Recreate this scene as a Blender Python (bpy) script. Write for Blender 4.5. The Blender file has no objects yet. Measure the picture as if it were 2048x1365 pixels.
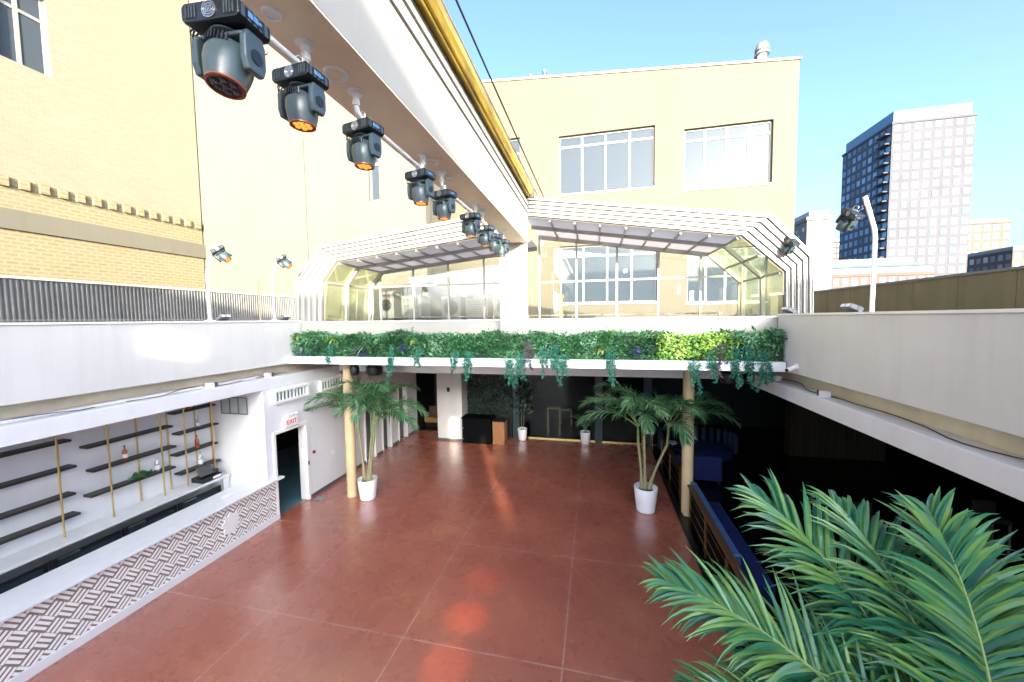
import bpy, math, random
from mathutils import Vector, Matrix, Euler
R = math.radians
random.seed(7)
scene = bpy.context.scene
col = scene.collection

# ---------------------------------------------------------------- camera
F_PX, YAW, PIT, ROL = 737.2, .2218, .0603, -.0126
cy, sy = math.cos(YAW), math.sin(YAW)
r0 = Vector((cy, sy, 0)); fw = Vector((-sy*math.cos(PIT), cy*math.cos(PIT), -math.sin(PIT)))
u0 = r0.cross(fw)
rr = math.cos(ROL)*r0 + math.sin(ROL)*u0; uu = -math.sin(ROL)*r0 + math.cos(ROL)*u0
camd = bpy.data.cameras.new('camera'); camo = bpy.data.objects.new('camera', camd); col.objects.link(camo)
camd.sensor_width = 36; camd.lens = F_PX/2048*36; camd.clip_start = .05; camd.clip_end = 3000
mw = Matrix((rr, uu, -fw)).transposed().to_4x4(); mw.translation = (0, 0, 5.1)
camo.matrix_world = mw; scene.camera = camo

# ---------------------------------------------------------------- light
SUN_EL, SUN_AZ = R(11.0), R(22.4)           # light travels towards +Y and -X
EXPOSURE, SUN_E, SKY_E = 3.3, 2.0, .15
tr = Vector((-math.sin(SUN_AZ)*math.cos(SUN_EL), math.cos(SUN_AZ)*math.cos(SUN_EL), -math.sin(SUN_EL)))
sd = bpy.data.lights.new('sun', 'SUN'); sd.energy = SUN_E; sd.angle = R(.5); sd.color = (1, .88, .68)
so = bpy.data.objects.new('sun', sd); col.objects.link(so); so.rotation_euler = tr.to_track_quat('-Z', 'Y').to_euler()
w = bpy.data.worlds.new('World'); scene.world = w; w.use_nodes = True
nt = w.node_tree; bg = nt.nodes['Background']; sky = nt.nodes.new('ShaderNodeTexSky')
sky.sky_type = 'NISHITA'; sky.sun_disc = False; sky.sun_elevation = SUN_EL
to_sun = -tr; sky.sun_rotation = math.atan2(to_sun.x, to_sun.y)
sky.air_density = .4; sky.dust_density = 5; sky.ozone_density = 3
tint = nt.nodes.new('ShaderNodeMix'); tint.data_type = 'RGBA'; tint.blend_type = 'MULTIPLY'; tint.inputs[0].default_value = 1
tint.inputs[7].default_value = (1.0, .955, .84, 1)
nt.links.new(sky.outputs[0], tint.inputs[6]); nt.links.new(tint.outputs[2], bg.inputs[0]); bg.inputs[1].default_value = SKY_E
scene.view_settings.view_transform = 'Standard'; scene.view_settings.look = 'None'
scene.view_settings.exposure = EXPOSURE; scene.view_settings.gamma = 1
scene.render.engine = 'CYCLES'
scene.cycles.max_bounces = 10; scene.cycles.diffuse_bounces = 8; scene.cycles.transparent_max_bounces = 16

# ---------------------------------------------------------------- materials
def nodes(name):
    m = bpy.data.materials.new(name); m.use_nodes = True
    return m, m.node_tree, m.node_tree.nodes['Principled BSDF']
def vmath(t, op, a, b=None, c=None):
    n = t.nodes.new('ShaderNodeMath'); n.operation = op
    for i, x in enumerate((a, b, c)):
        if x is None: continue
        if isinstance(x, (int, float)): n.inputs[i].default_value = x
        else: t.links.new(x, n.inputs[i])
    return n.outputs[0]
def coord(t, scale=None):
    c = t.nodes.new('ShaderNodeTexCoord').outputs['Object']
    if scale:
        mp = t.nodes.new('ShaderNodeMapping'); mp.inputs['Scale'].default_value = scale
        t.links.new(c, mp.inputs[0]); return mp.outputs[0]
    return c
def noise(t, vec, scale, detail=4, rough=.6):
    n = t.nodes.new('ShaderNodeTexNoise'); n.inputs['Scale'].default_value = scale
    n.inputs['Detail'].default_value = detail; n.inputs['Roughness'].default_value = rough
    t.links.new(vec, n.inputs['Vector']); return n.outputs['Fac']
def ramp(t, fac, stops):
    n = t.nodes.new('ShaderNodeValToRGB'); t.links.new(fac, n.inputs[0]); e = n.color_ramp.elements
    while len(e) < len(stops): e.new(.5)
    for q, (p, c) in zip(e, stops): q.position = p; q.color = (*c[:3], 1)
    return n.outputs[0]
def mixc(t, fac, a, b):
    n = t.nodes.new('ShaderNodeMix'); n.data_type = 'RGBA'
    if isinstance(fac, (int, float)): n.inputs[0].default_value = fac
    else: t.links.new(fac, n.inputs[0])
    for i, x in ((6, a), (7, b)):
        if isinstance(x, tuple): n.inputs[i].default_value = (*x[:3], 1)
        else: t.links.new(x, n.inputs[i])
    return n.outputs[2]
def bump(t, b, h, strength, dist=.01):
    n = t.nodes.new('ShaderNodeBump'); n.inputs['Strength'].default_value = strength; n.inputs['Distance'].default_value = dist
    t.links.new(h, n.inputs['Height']); t.links.new(n.outputs[0], b.inputs['Normal'])
def mat(name, c, rough=.5, metal=0, var=.12, scale=3.0, bmp=.15, bscale=60, spec=.5, stretch=None, emit=None, es=0, coat=0, streak=0):
    m, t, b = nodes(name)
    v = coord(t, stretch)
    f = noise(t, v, scale)
    d = tuple(max(0, x*(1-var*1.6)) for x in c); l = tuple(min(1, x*(1+var)) for x in c)
    t.links.new(ramp(t, f, [(.3, d), (.7, l)]), b.inputs['Base Color'])
    colr = b.inputs['Base Color'].links[0].from_socket
    if streak:
        sk = ramp(t, noise(t, coord(t, (2.2, 2.2, .16)), 2.0, 5, .65), [(.48, (0, 0, 0)), (.75, (1, 1, 1))]); bl = ramp(t, noise(t, coord(t), .7, 5, .7), [(.4, (0, 0, 0)), (.7, (1, 1, 1))])
        colr = mixc(t, vmath(t, 'MULTIPLY', sk, streak), colr, tuple(q*.72 for q in c)); colr = mixc(t, vmath(t, 'MULTIPLY', bl, streak*.6), colr, tuple(q*.84 for q in c)); t.links.new(colr, b.inputs['Base Color'])
    rf = noise(t, v, scale*2.3)
    t.links.new(vmath(t, 'MULTIPLY_ADD', rf, .25*rough, rough*.87), b.inputs['Roughness'])
    b.inputs['Metallic'].default_value = metal; b.inputs['Specular IOR Level'].default_value = spec
    b.inputs['Coat Weight'].default_value = coat
    if bmp: bump(t, b, noise(t, coord(t), bscale, 3), bmp)
    if emit: b.inputs['Emission Color'].default_value = (*emit, 1); b.inputs['Emission Strength'].default_value = es
    return m
M = {}
M['stucco'] = mat('cream_stucco', (.102, .089, .062), .85, var=.05, scale=.35, bmp=.35, bscale=25, streak=0.35)
M['stucco_pale'] = mat('pale_stucco', (.116, .108, .082), .85, var=.04, scale=.3, bmp=.3, bscale=25, streak=0.3)
M['white'] = mat('white_paint', (.74, .75, .77), .55, var=.03, scale=1.2, bmp=.1, bscale=90, streak=0.18)
M['white_warm'] = mat('warm_white_paint', (.66, .655, .64), .6, var=.04, scale=1.0, bmp=.1, bscale=70, streak=0.3)
M['tan'] = mat('tan_render', (.72, .64, .48), .8, var=.12, scale=1.5, bmp=.3, bscale=40)
M['roof_white'] = mat('roof_frame_white', (.33, .32, .29), .4, var=.03, scale=2, bmp=0)
M['beam_white'] = mat('beam_warm_white', (.36, .345, .31), .6, var=.05, scale=.8, bmp=.1, bscale=70, streak=0.25)
M['booth'] = mat('matt_black_laminate', (.002, .002, .003), .7, bmp=0, spec=.08)
M['white_trim'] = mat('window_trim_paint', (.20, .20, .19), .5, var=.03, bmp=0)
M['white_metal'] = mat('white_powder_coat', (.82, .82, .80), .35, var=.03, scale=2, bmp=0)
M['beam_soffit'] = mat('beige_board', (.86, .73, .52), .6, var=.05, scale=1.5, bmp=.1, streak=0.3)
M['gasket'] = mat('dark_gasket', (.05, .05, .05), .7, bmp=0)
M['black'] = mat('black_plastic', (.007, .009, .011), .35, var=.2, bmp=.05, bscale=200)
M['gun'] = mat('gunmetal_plastic', (.05, .075, .085), .33, var=.15, scale=8, bmp=.08, bscale=300)
M['steel'] = mat('brushed_steel', (.55, .56, .56), .3, 1, var=.08, scale=6, bmp=.05, stretch=(1, 1, 20))
M['chrome'] = mat('chrome', (.75, .75, .75), .15, 1, bmp=0)
M['brass'] = mat('brass', (.62, .45, .18), .3, 1, var=.1, scale=5, bmp=.05)
M['col'] = mat('tan_column_paint', (.60, .46, .26), .45, var=.1, scale=2, bmp=.15, bscale=50)
M['gutter'] = mat('weathered_gold_panel', (.42, .29, .04), .35, .25, var=.45, scale=2.2, bmp=.5, bscale=12, stretch=(3, .6, 3))
M['pot'] = mat('white_ceramic', (.82, .83, .86), .3, var=.02, bmp=0, coat=.3)
M['soil'] = mat('dark_soil', (.04, .03, .02), .95, var=.4, scale=40, bmp=1, bscale=80)
M['corr'] = mat('grey_corrugated', (.15, .148, .145), .5, .2, var=.15, scale=1.5, bmp=.05, streak=0.5)
M['olive'] = mat('olive_fence_panel', (.20, .165, .085), .7, var=.12, scale=2, bmp=.2, stretch=(1, 1, .2), streak=0.5)
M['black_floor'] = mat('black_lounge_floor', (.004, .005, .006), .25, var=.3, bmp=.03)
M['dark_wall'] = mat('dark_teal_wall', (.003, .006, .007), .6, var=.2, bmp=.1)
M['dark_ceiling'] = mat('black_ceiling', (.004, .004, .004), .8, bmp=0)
M['teal'] = mat('teal_pilaster', (.012, .035, .042), .5, bmp=.05)
M['blue'] = mat('royal_blue_velvet', (.006, .018, .11), .8, var=.2, scale=6, bmp=.3, bscale=120)
M['blue_l'] = mat('pale_blue_vinyl', (.05, .13, .30), .5, var=.1, bmp=.1)
M['wood'] = mat('walnut', (.09, .045, .022), .45, var=.4, scale=3, bmp=.2, bscale=30, stretch=(8, 8, 1))
M['wood_o'] = mat('orange_wood', (.34, .15, .05), .5, var=.3, scale=5, bmp=.1, stretch=(8, 8, 1))
M['shelf'] = mat('dark_wood_shelf', (.03, .025, .02), .5, var=.3, bmp=.1)
M['gravel'] = mat('pale_roof_deck', (.11, .105, .10), .9, var=.2, scale=3, bmp=.6, bscale=60)
M['ground'] = mat('city_ground', (.12, .12, .12), .9, var=.3, scale=.05, bmp=0)
M['hvac'] = mat('grey_painted_sheet', (.17, .172, .165), .5, var=.06, bmp=.05)
M['darkgrey'] = mat('dark_grey_metal', (.10, .105, .11), .5, bmp=.05)
M['counter'] = mat('white_quartz', (.72, .73, .75), .2, var=.03, scale=6, bmp=0)
M['mural'] = mat('grey_blue_floor', (.10, .19, .23), .5, var=.1, bmp=.05)
M['amber'] = mat('amber_liquor', (.45, .12, .02), .1, var=.05, bmp=0)
M['paper'] = mat('white_label', (.8, .8, .78), .6, var=.02, bmp=0)
M['red'] = mat('red_letters', (.70, .02, .02), .5, var=.02, bmp=0, emit=(1, .05, .03), es=.02)
M['signface'] = mat('sign_face', (.85, .82, .80), .5, var=.02, bmp=0)
M['reddev'] = mat('dark_red_plastic', (.25, .02, .02), .4, bmp=0)
M['window_dark'] = mat('dark_window_glass', (.02, .03, .035), .08, var=.1, bmp=0, spec=.8)
M['cable'] = mat('black_cable', (.02, .02, .02), .6, bmp=0)
M['cable_l'] = mat('grey_cable', (.30, .27, .28), .6, bmp=0)
M['screen'] = mat('lit_display', (.05, .12, .3), .2, var=.5, scale=30, bmp=0, emit=(.25, .55, 1), es=.05)
M['lens_ring'] = mat('copper_lens_ring', (.25, .06, .03), .3, bmp=0)

def brick_mat(name, c1, c2, mortar, scale, axis='yz', bw=.5, rh=.25, ms=.02, rough=.85):
    m, t, b = nodes(name)
    s = t.nodes.new('ShaderNodeSeparateXYZ'); t.links.new(coord(t), s.inputs[0])
    cb = t.nodes.new('ShaderNodeCombineXYZ')
    a, bb = {'yz': (1, 2), 'xz': (0, 2), 'xy': (0, 1)}[axis]
    t.links.new(s.outputs[a], cb.inputs[0]); t.links.new(s.outputs[bb], cb.inputs[1])
    n = t.nodes.new('ShaderNodeTexBrick'); t.links.new(cb.outputs[0], n.inputs['Vector'])
    n.inputs['Color1'].default_value = (*c1, 1); n.inputs['Color2'].default_value = (*c2, 1); n.inputs['Mortar'].default_value = (*mortar, 1)
    n.inputs['Scale'].default_value = scale; n.inputs['Mortar Size'].default_value = ms
    n.inputs['Brick Width'].default_value = bw; n.inputs['Row Height'].default_value = rh
    f = noise(t, coord(t), .8)
    t.links.new(mixc(t, vmath(t, 'MULTIPLY', f, .5), n.outputs['Color'], tuple(x*.75 for x in c1)), b.inputs['Base Color'])
    b.inputs['Roughness'].default_value = rough
    bump(t, b, n.outputs['Fac'], -.4, .02)
    return m
M['brick'] = brick_mat('tan_brick', (.21, .185, .135), (.185, .16, .115), (.225, .205, .155), 1, bw=.22, rh=.075, ms=.008)
M['brick_y'] = brick_mat('yellow_corbel_brick', (.20, .16, .08), (.165, .13, .06), (.22, .20, .135), 1, bw=.3, rh=.12, ms=.03)

# red dance floor with pale joints on a 2.55 m grid
def floor_mat():
    m, t, b = nodes('red_sealed_concrete')
    c = coord(t)
    f1 = noise(t, c, .45, 5); f2 = noise(t, coord(t, (1, 2.2, 1)), 7, 6, .7); f3 = noise(t, c, 45, 3)
    base = ramp(t, f1, [(.3, (.30, .08, .055)), (.55, (.40, .125, .075)), (.75, (.52, .20, .11))])
    base = mixc(t, vmath(t, 'MULTIPLY', ramp(t, f2, [(.42, (0, 0, 0)), (.72, (1, 1, 1))]), .4), base, (.22, .065, .055))
    base = mixc(t, vmath(t, 'MULTIPLY', f3, .12), base, (.30, .14, .10))
    sc = ramp(t, noise(t, coord(t, (1, .25, 1)), 22, 4, .8), [(.62, (0, 0, 0)), (.72, (1, 1, 1))]); base = mixc(t, vmath(t, 'MULTIPLY', sc, .25), base, (.55, .26, .17))
    s = t.nodes.new('ShaderNodeSeparateXYZ'); t.links.new(c, s.inputs[0])
    masks = []
    wob = vmath(t, 'MULTIPLY', vmath(t, 'SUBTRACT', noise(t, c, 1.5), .5), .012)
    for k, off in ((0, -5.56+25.5), (1, 5.1-2.55+25.5)):
        x = vmath(t, 'ADD', vmath(t, 'ADD', s.outputs[k], 25.5*2 - off), wob)
        x = vmath(t, 'ADD', x, 25.5)
        fr = vmath(t, 'FRACT', vmath(t, 'DIVIDE', x, 2.55))
        dd = vmath(t, 'ABSOLUTE', vmath(t, 'SUBTRACT', fr, .5))
        masks.append(vmath(t, 'GREATER_THAN', dd, .5 - .0105/2.55))
    mk = vmath(t, 'MAXIMUM', *masks)
    wear = ramp(t, noise(t, c, 3.2, 3), [(.30, (.25, .25, .25)), (.5, (1, 1, 1))])
    mk2 = vmath(t, 'MULTIPLY', mk, wear)
    t.links.new(mixc(t, vmath(t, 'MULTIPLY', mk2, .6), base, (.62, .42, .33)), b.inputs['Base Color'])
    t.links.new(vmath(t, 'MULTIPLY_ADD', noise(t, c, 2.3, 5), .24, .16), b.inputs['Roughness'])
    b.inputs['Specular IOR Level'].default_value = .75; b.inputs['Coat Weight'].default_value = .9; b.inputs['Coat Roughness'].default_value = .24
    bump(t, b, noise(t, coord(t, (1, 1.5, 1)), 9, 6), .25, .006)
    return m
M['floor'] = floor_mat()

# diagonal basket weave tile of the bar front (in the YZ plane)
def weave_mat():
    m, t, b = nodes('basket_weave_tile')
    s = t.nodes.new('ShaderNodeSeparateXYZ'); t.links.new(coord(t), s.inputs[0])
    B = .19
    p = vmath(t, 'ADD', vmath(t, 'MULTIPLY', vmath(t, 'ADD', s.outputs[1], s.outputs[2]), .7071/B), 50)
    q = vmath(t, 'ADD', vmath(t, 'MULTIPLY', vmath(t, 'SUBTRACT', s.outputs[1], s.outputs[2]), .7071/B), 50)
    par = vmath(t, 'MODULO', vmath(t, 'ADD', vmath(t, 'FLOOR', p), vmath(t, 'FLOOR', q)), 2)
    fp, fq = vmath(t, 'FRACT', p), vmath(t, 'FRACT', q)
    a = vmath(t, 'ADD', vmath(t, 'MULTIPLY', fp, par), vmath(t, 'MULTIPLY', fq, vmath(t, 'SUBTRACT', 1, par)))
    o = vmath(t, 'ADD', vmath(t, 'MULTIPLY', fq, par), vmath(t, 'MULTIPLY', fp, vmath(t, 'SUBTRACT', 1, par)))
    st = vmath(t, 'GREATER_THAN', vmath(t, 'FRACT', vmath(t, 'MULTIPLY', a, 3.0)), .40)
    ed = vmath(t, 'LESS_THAN', vmath(t, 'ABSOLUTE', vmath(t, 'SUBTRACT', o, .5)), .47)
    k = vmath(t, 'MULTIPLY', st, ed)
    f = noise(t, coord(t), 14)
    dk = ramp(t, f, [(.3, (.16, .13, .12)), (.7, (.30, .25, .22))])
    t.links.new(mixc(t, k, dk, (.90, .89, .88)), b.inputs['Base Color'])
    b.inputs['Roughness'].default_value = .35; bump(t, b, k, .5, .006)
    return m
M['weave'] = weave_mat()

def glass_mat(name, tint=(1, 1, 1), refl=.10, rough=.01, body=None, bodyf=0, fk=.35):
    m = bpy.data.materials.new(name); m.use_nodes = True; t = m.node_tree; t.nodes.clear()
    o = t.nodes.new('ShaderNodeOutputMaterial'); tr_ = t.nodes.new('ShaderNodeBsdfTransparent'); tr_.inputs[0].default_value = (*tint, 1)
    g = t.nodes.new('ShaderNodeBsdfGlossy'); g.inputs['Roughness'].default_value = rough
    lw = t.nodes.new('ShaderNodeLayerWeight'); lw.inputs[0].default_value = .35
    fac = vmath(t, 'MULTIPLY_ADD', lw.outputs['Facing'], fk, refl)
    mx = t.nodes.new('ShaderNodeMixShader'); t.links.new(fac, mx.inputs[0])
    src = tr_.outputs[0]
    if body:
        d = t.nodes.new('ShaderNodeBsdfDiffuse'); d.inputs[0].default_value = (*body, 1)
        tl = t.nodes.new('ShaderNodeBsdfTranslucent'); tl.inputs[0].default_value = (*body, 1)
        a = t.nodes.new('ShaderNodeMixShader'); a.inputs[0].default_value = .5
        t.links.new(d.outputs[0], a.inputs[1]); t.links.new(tl.outputs[0], a.inputs[2])
        b2 = t.nodes.new('ShaderNodeMixShader'); b2.inputs[0].default_value = bodyf
        t.links.new(src, b2.inputs[1]); t.links.new(a.outputs[0], b2.inputs[2]); src = b2.outputs[0]
    t.links.new(src, mx.inputs[1]); t.links.new(g.outputs[0], mx.inputs[2]); t.links.new(mx.outputs[0], o.inputs[0])
    return m
M['glass'] = glass_mat('clear_glass', (.96, .98, .96), .08)
M['glass_green'] = glass_mat('green_tinted_glass', (.90, .94, .74), .08, body=(.60, .64, .48), bodyf=.22)
M['poly'] = glass_mat('milky_roof_panel', (.95, .93, .95), .04, .2, body=(.9, .87, .88), bodyf=.85)
M['bottle'] = glass_mat('clear_bottle_glass', (.85, .92, .95), .25, .02, body=(.7, .78, .85), bodyf=.3)
M['pane'] = glass_mat('sky_tinted_pane', (.6, .75, .9), .012, .03, body=(.085, .11, .14), bodyf=.95, fk=.03)  # pale blue sky reflection is put mostly into the body colour
M['glass_dark'] = glass_mat('dim_glass', (.6, .65, .65), .004, .05, fk=.08)
M['led_plate'] = mat('copper_lens_plate', (.35, .13, .03), .25, bmp=0, emit=(1, .3, .03), es=.03)
M['frame_gap'] = mat('frame_gap_grey', (.22, .22, .22), .6, bmp=0)

def leaf_mat(name, cols, rough=.42, trans=.25, nscale=2.2, mixn=.5):
    m = bpy.data.materials.new(name); m.use_nodes = True; t = m.node_tree; b = t.nodes['Principled BSDF']
    g = t.nodes.new('ShaderNodeNewGeometry')
    f = vmath(t, 'ADD', vmath(t, 'MULTIPLY', g.outputs['Random Per Island'], 1-mixn), vmath(t, 'MULTIPLY', ramp(t, noise(t, coord(t), nscale, 3), [(.36, (0, 0, 0)), (.64, (1, 1, 1))]), mixn))
    n = len(cols)
    c = ramp(t, f, [(.08+.84*i/(n-1), q) for i, q in enumerate(cols)])
    t.links.new(c, b.inputs['Base Color']); b.inputs['Roughness'].default_value = rough
    tl = t.nodes.new('ShaderNodeBsdfTranslucent'); t.links.new(c, tl.inputs[0])
    mx = t.nodes.new('ShaderNodeMixShader'); mx.inputs[0].default_value = trans
    t.links.new(b.outputs[0], mx.inputs[1]); t.links.new(tl.outputs[0], mx.inputs[2])
    t.links.new(mx.outputs[0], t.nodes['Material Output'].inputs[0])
    return m
M['hedge'] = leaf_mat('hedge_leaves', [(.008, .045, .025), (.02, .12, .05), (.055, .21, .04), (.10, .30, .14), (.36, .56, .40)], nscale=1.6)
M['palm'] = leaf_mat('palm_leaflets', [(.02, .10, .05), (.04, .16, .07), (.09, .22, .08), (.28, .40, .26)], .35, .2, 1.2, .3)
M['palm_fg'] = leaf_mat('arching_palm_leaflets', [(.015, .10, .06), (.03, .16, .095), (.05, .20, .065), (.16, .29, .06), (.14, .30, .21)], .42, .22, 2.5, .3)
M['lime'] = leaf_mat('lime_leaves', [(.09, .22, .03), (.18, .32, .05), (.30, .40, .12)], .5, .3)
M['vine'] = leaf_mat('blue_green_trailing_leaves', [(.015, .12, .075), (.035, .20, .125), (.07, .28, .18)], .5, .2)
M['vine_d'] = leaf_mat('purple_grey_trailing_leaves', [(.05, .05, .05), (.10, .09, .10), (.16, .15, .16)], .6, .1)
M['violet'] = leaf_mat('violet_flowers', [(.03, .05, .13), (.06, .08, .2)], .5, .1)
M['dark_leaf'] = leaf_mat('dark_wall_leaves', [(.01, .03, .02), (.02, .06, .035), (.10, .14, .12)], .35, .05)
M['stem'] = mat('palm_stem', (.26, .24, .13), .6, var=.25, scale=12, bmp=.4, bscale=30, stretch=(1, 1, 6))
M['shaft'] = mat('green_crown_shaft', (.16, .24, .07), .45, var=.2, scale=6, bmp=.1)
M['rachis'] = mat('pale_green_rachis', (.25, .34, .12), .45, bmp=0)
def led_mat():
    m, t, b = nodes('orange_led'); b.inputs['Base Color'].default_value = (.6, .25, .05, 1)
    b.inputs['Emission Color'].default_value = (1, .42, .06, 1); b.inputs['Emission Strength'].default_value = .13
    return m
M['led'] = led_mat()

# ---------------------------------------------------------------- mesh building
class MB:
    def __init__(s): s.v = []; s.f = []; s.mi = []; s.m = 0
    def face(s, *ix): s.f.append(tuple(ix)); s.mi.append(s.m)
    def add(s, pts): n = len(s.v); s.v += [tuple(p) for p in pts]; return n
    def box(s, x0, x1, y0, y1, z0, z1):
        n = s.add([(x, y, z) for z in (z0, z1) for y in (y0, y1) for x in (x0, x1)])
        for q in ((0, 2, 3, 1), (4, 5, 7, 6), (0, 1, 5, 4), (2, 6, 7, 3), (0, 4, 6, 2), (1, 3, 7, 5)): s.face(*[n+i for i in q])
        return s
    def obox(s, c, h, rot=None):
        rot = rot or Matrix.Identity(3); c = Vector(c)
        pts = [c + rot @ Vector((x*h[0], y*h[1], z*h[2])) for z in (-1, 1) for y in (-1, 1) for x in (-1, 1)]
        n = s.add(pts)
        for q in ((0, 2, 3, 1), (4, 5, 7, 6), (0, 1, 5, 4), (2, 6, 7, 3), (0, 4, 6, 2), (1, 3, 7, 5)): s.face(*[n+i for i in q])
        return s
    def tube(s, pts, r, n=10, caps=True):
        pts = [Vector(p) for p in pts]; k = len(pts)
        rs = r if isinstance(r, (list, tuple)) else [r]*k
        base = len(s.v); up = None
        for i, p in enumerate(pts):
            d = (pts[min(i+1, k-1)] - pts[max(i-1, 0)]).normalized()
            if up is None: up = Vector((0, 0, 1)) if abs(d.z) < .9 else Vector((1, 0, 0))
            a = d.cross(up).normalized(); b = a.cross(d).normalized(); up = b
            for j in range(n):
                t = 2*math.pi*j/n; s.v.append(tuple(p + rs[i]*(math.cos(t)*a + math.sin(t)*b)))
        for i in range(k-1):
            for j in range(n):
                s.face(base+i*n+j, base+i*n+(j+1) % n, base+(i+1)*n+(j+1) % n, base+(i+1)*n+j)
        if caps:
            s.face(*[base+j for j in range(n)][::-1]); s.face(*[base+(k-1)*n+j for j in range(n)])
        return s
    def lathe(s, prof, c=(0, 0, 0), n=32, mtx=None, sx=1, sy=1):
        base = len(s.v); c = Vector(c)
        for r, z in prof:
            for j in range(n):
                t = 2*math.pi*j/n; p = Vector((r*math.cos(t)*sx, r*math.sin(t)*sy, z))
                s.v.append(tuple(c + (mtx @ p if mtx else p)))
        for i in range(len(prof)-1):
            for j in range(n):
                s.face(base+i*n+j, base+i*n+(j+1) % n, base+(i+1)*n+(j+1) % n, base+(i+1)*n+j)
        s.face(*[base+j for j in range(n)][::-1]); s.face(*[base+(len(prof)-1)*n+j for j in range(n)])
        return s
    def prism(s, pts2, o, u, v, nrm, d):
        """polygon in plane o + a*u + b*v, extruded by d along nrm"""
        o, u, v, nrm = map(Vector, (o, u, v, nrm)); k = len(pts2)
        a = [o + p*u + q*v for p, q in pts2]; n = s.add(a); s.add([p + nrm*d for p in a])
        s.face(*range(n, n+k)); s.face(*range(n+2*k-1, n+k-1, -1))
        for i in range(k): s.face(n+i, n+k+i, n+k+(i+1) % k, n+(i+1) % k)
        return s
    def wall(s, o, u, v, nrm, th, a0, a1, b0, b1, holes=()):
        """wall sheet with real rectangular holes and reveals; front face at o, thickness th along nrm"""
        o, u, v, nrm = map(Vector, (o, u, v, nrm))
        A = sorted({a0, a1, *[x for h in holes for x in h[:2] if a0 < x < a1]})
        B = sorted({b0, b1, *[x for h in holes for x in h[2:] if b0 < x < b1]})
        def solid(i, j):
            if not (0 <= i < len(A)-1 and 0 <= j < len(B)-1): return False
            x = (A[i]+A[i+1])/2; y = (B[j]+B[j+1])/2
            return not any(h[0] < x < h[1] and h[2] < y < h[3] for h in holes)
        g = {}
        def vx(i, j, k):
            if (i, j, k) not in g: g[i, j, k] = s.add([o + A[i]*u + B[j]*v + nrm*(th*k)])
            return g[i, j, k]
        for i in range(len(A)-1):
            for j in range(len(B)-1):
                if not solid(i, j): continue
                s.face(vx(i, j, 0), vx(i+1, j, 0), vx(i+1, j+1, 0), vx(i, j+1, 0))
                s.face(vx(i, j, 1), vx(i, j+1, 1), vx(i+1, j+1, 1), vx(i+1, j, 1))
                for di, dj, e in ((-1, 0, ((i, j), (i, j+1))), (1, 0, ((i+1, j), (i+1, j+1))), (0, -1, ((i, j), (i+1, j))), (0, 1, ((i, j+1), (i+1, j+1)))):
                    if not solid(i+di, j+dj):
                        (p, q), (p2, q2) = e
                        s.face(vx(p, q, 0), vx(p2, q2, 0), vx(p2, q2, 1), vx(p, q, 1))
        return s
    def build(s, name, mats, parent=None, smooth=False, bevel=0, origin=None):
        if not isinstance(mats, (list, tuple)): mats = [mats]
        me = bpy.data.meshes.new(name)
        if origin is None:
            if parent is not None: origin = wloc(parent)
            else:
                xs = [p[0] for p in s.v]; ys = [p[1] for p in s.v]; origin = Vector(((min(xs)+max(xs))/2, (min(ys)+max(ys))/2, min(p[2] for p in s.v)))
        origin = Vector(origin)
        me.from_pydata([tuple(Vector(p)-origin) for p in s.v], [], s.f)
        for m in mats: me.materials.append(m)
        for p, i in zip(me.polygons, s.mi): p.material_index = i; p.use_smooth = bool(smooth)
        import bmesh
        if not getattr(s, 'open', False):
            bm = bmesh.new(); bm.from_mesh(me); bmesh.ops.recalc_face_normals(bm, faces=bm.faces); bm.to_mesh(me); bm.free()
        o = bpy.data.objects.new(name, me); col.objects.link(o)
        if parent is not None: o.parent = parent; o.location = origin - wloc(parent)
        else: o.location = origin
        if smooth and smooth != 'all':
            try: me.set_sharp_from_angle(angle=R(38))
            except Exception: pass
        if bevel:
            md = o.modifiers.new('bevel', 'BEVEL'); md.width = bevel; md.segments = 2; md.limit_method = 'ANGLE'; md.angle_limit = R(40)
        return o
def wloc(o):
    v = Vector((0, 0, 0))
    while o is not None: v += o.location; o = o.parent
    return v
def empty(name, loc=(0, 0, 0)):
    o = bpy.data.objects.new(name, None); o.empty_display_size = .2; o.location = loc; col.objects.link(o); return o
def tag(o, label=None, cat=None, group=None, kind=None):
    if label: o['label'] = label
    if cat: o['category'] = cat
    if group: o['group'] = group
    if kind: o['kind'] = kind
    return o
def copy_tree(o, parent=None):
    c = o.copy(); col.objects.link(c)
    if parent is not None: c.parent = parent
    for ch in [x for x in bpy.data.objects if x.parent == o]: copy_tree(ch, c)
    return c
def kids(o, nm): return [x for x in bpy.data.objects if x.parent == o and x.name.split('.')[0] == nm]
X, Y, Z = Vector((1, 0, 0)), Vector((0, 1, 0)), Vector((0, 0, 1))
def text_mesh(name, s, size, m, loc, rot, parent, depth=.004):
    cu = bpy.data.curves.new(name, 'FONT'); cu.body = s; cu.size = size; cu.extrude = depth; cu.align_x = 'CENTER'; cu.align_y = 'CENTER'
    tmp = bpy.data.objects.new('tmp', cu); col.objects.link(tmp); bpy.context.view_layer.update()
    me = bpy.data.meshes.new_from_object(tmp); bpy.data.objects.remove(tmp); me.materials.clear(); me.materials.append(m)
    me.transform(rot.to_matrix().to_4x4())
    o = bpy.data.objects.new(name, me); col.objects.link(o); o.parent = parent; o.location = Vector(loc) - wloc(parent)
    return o

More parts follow.
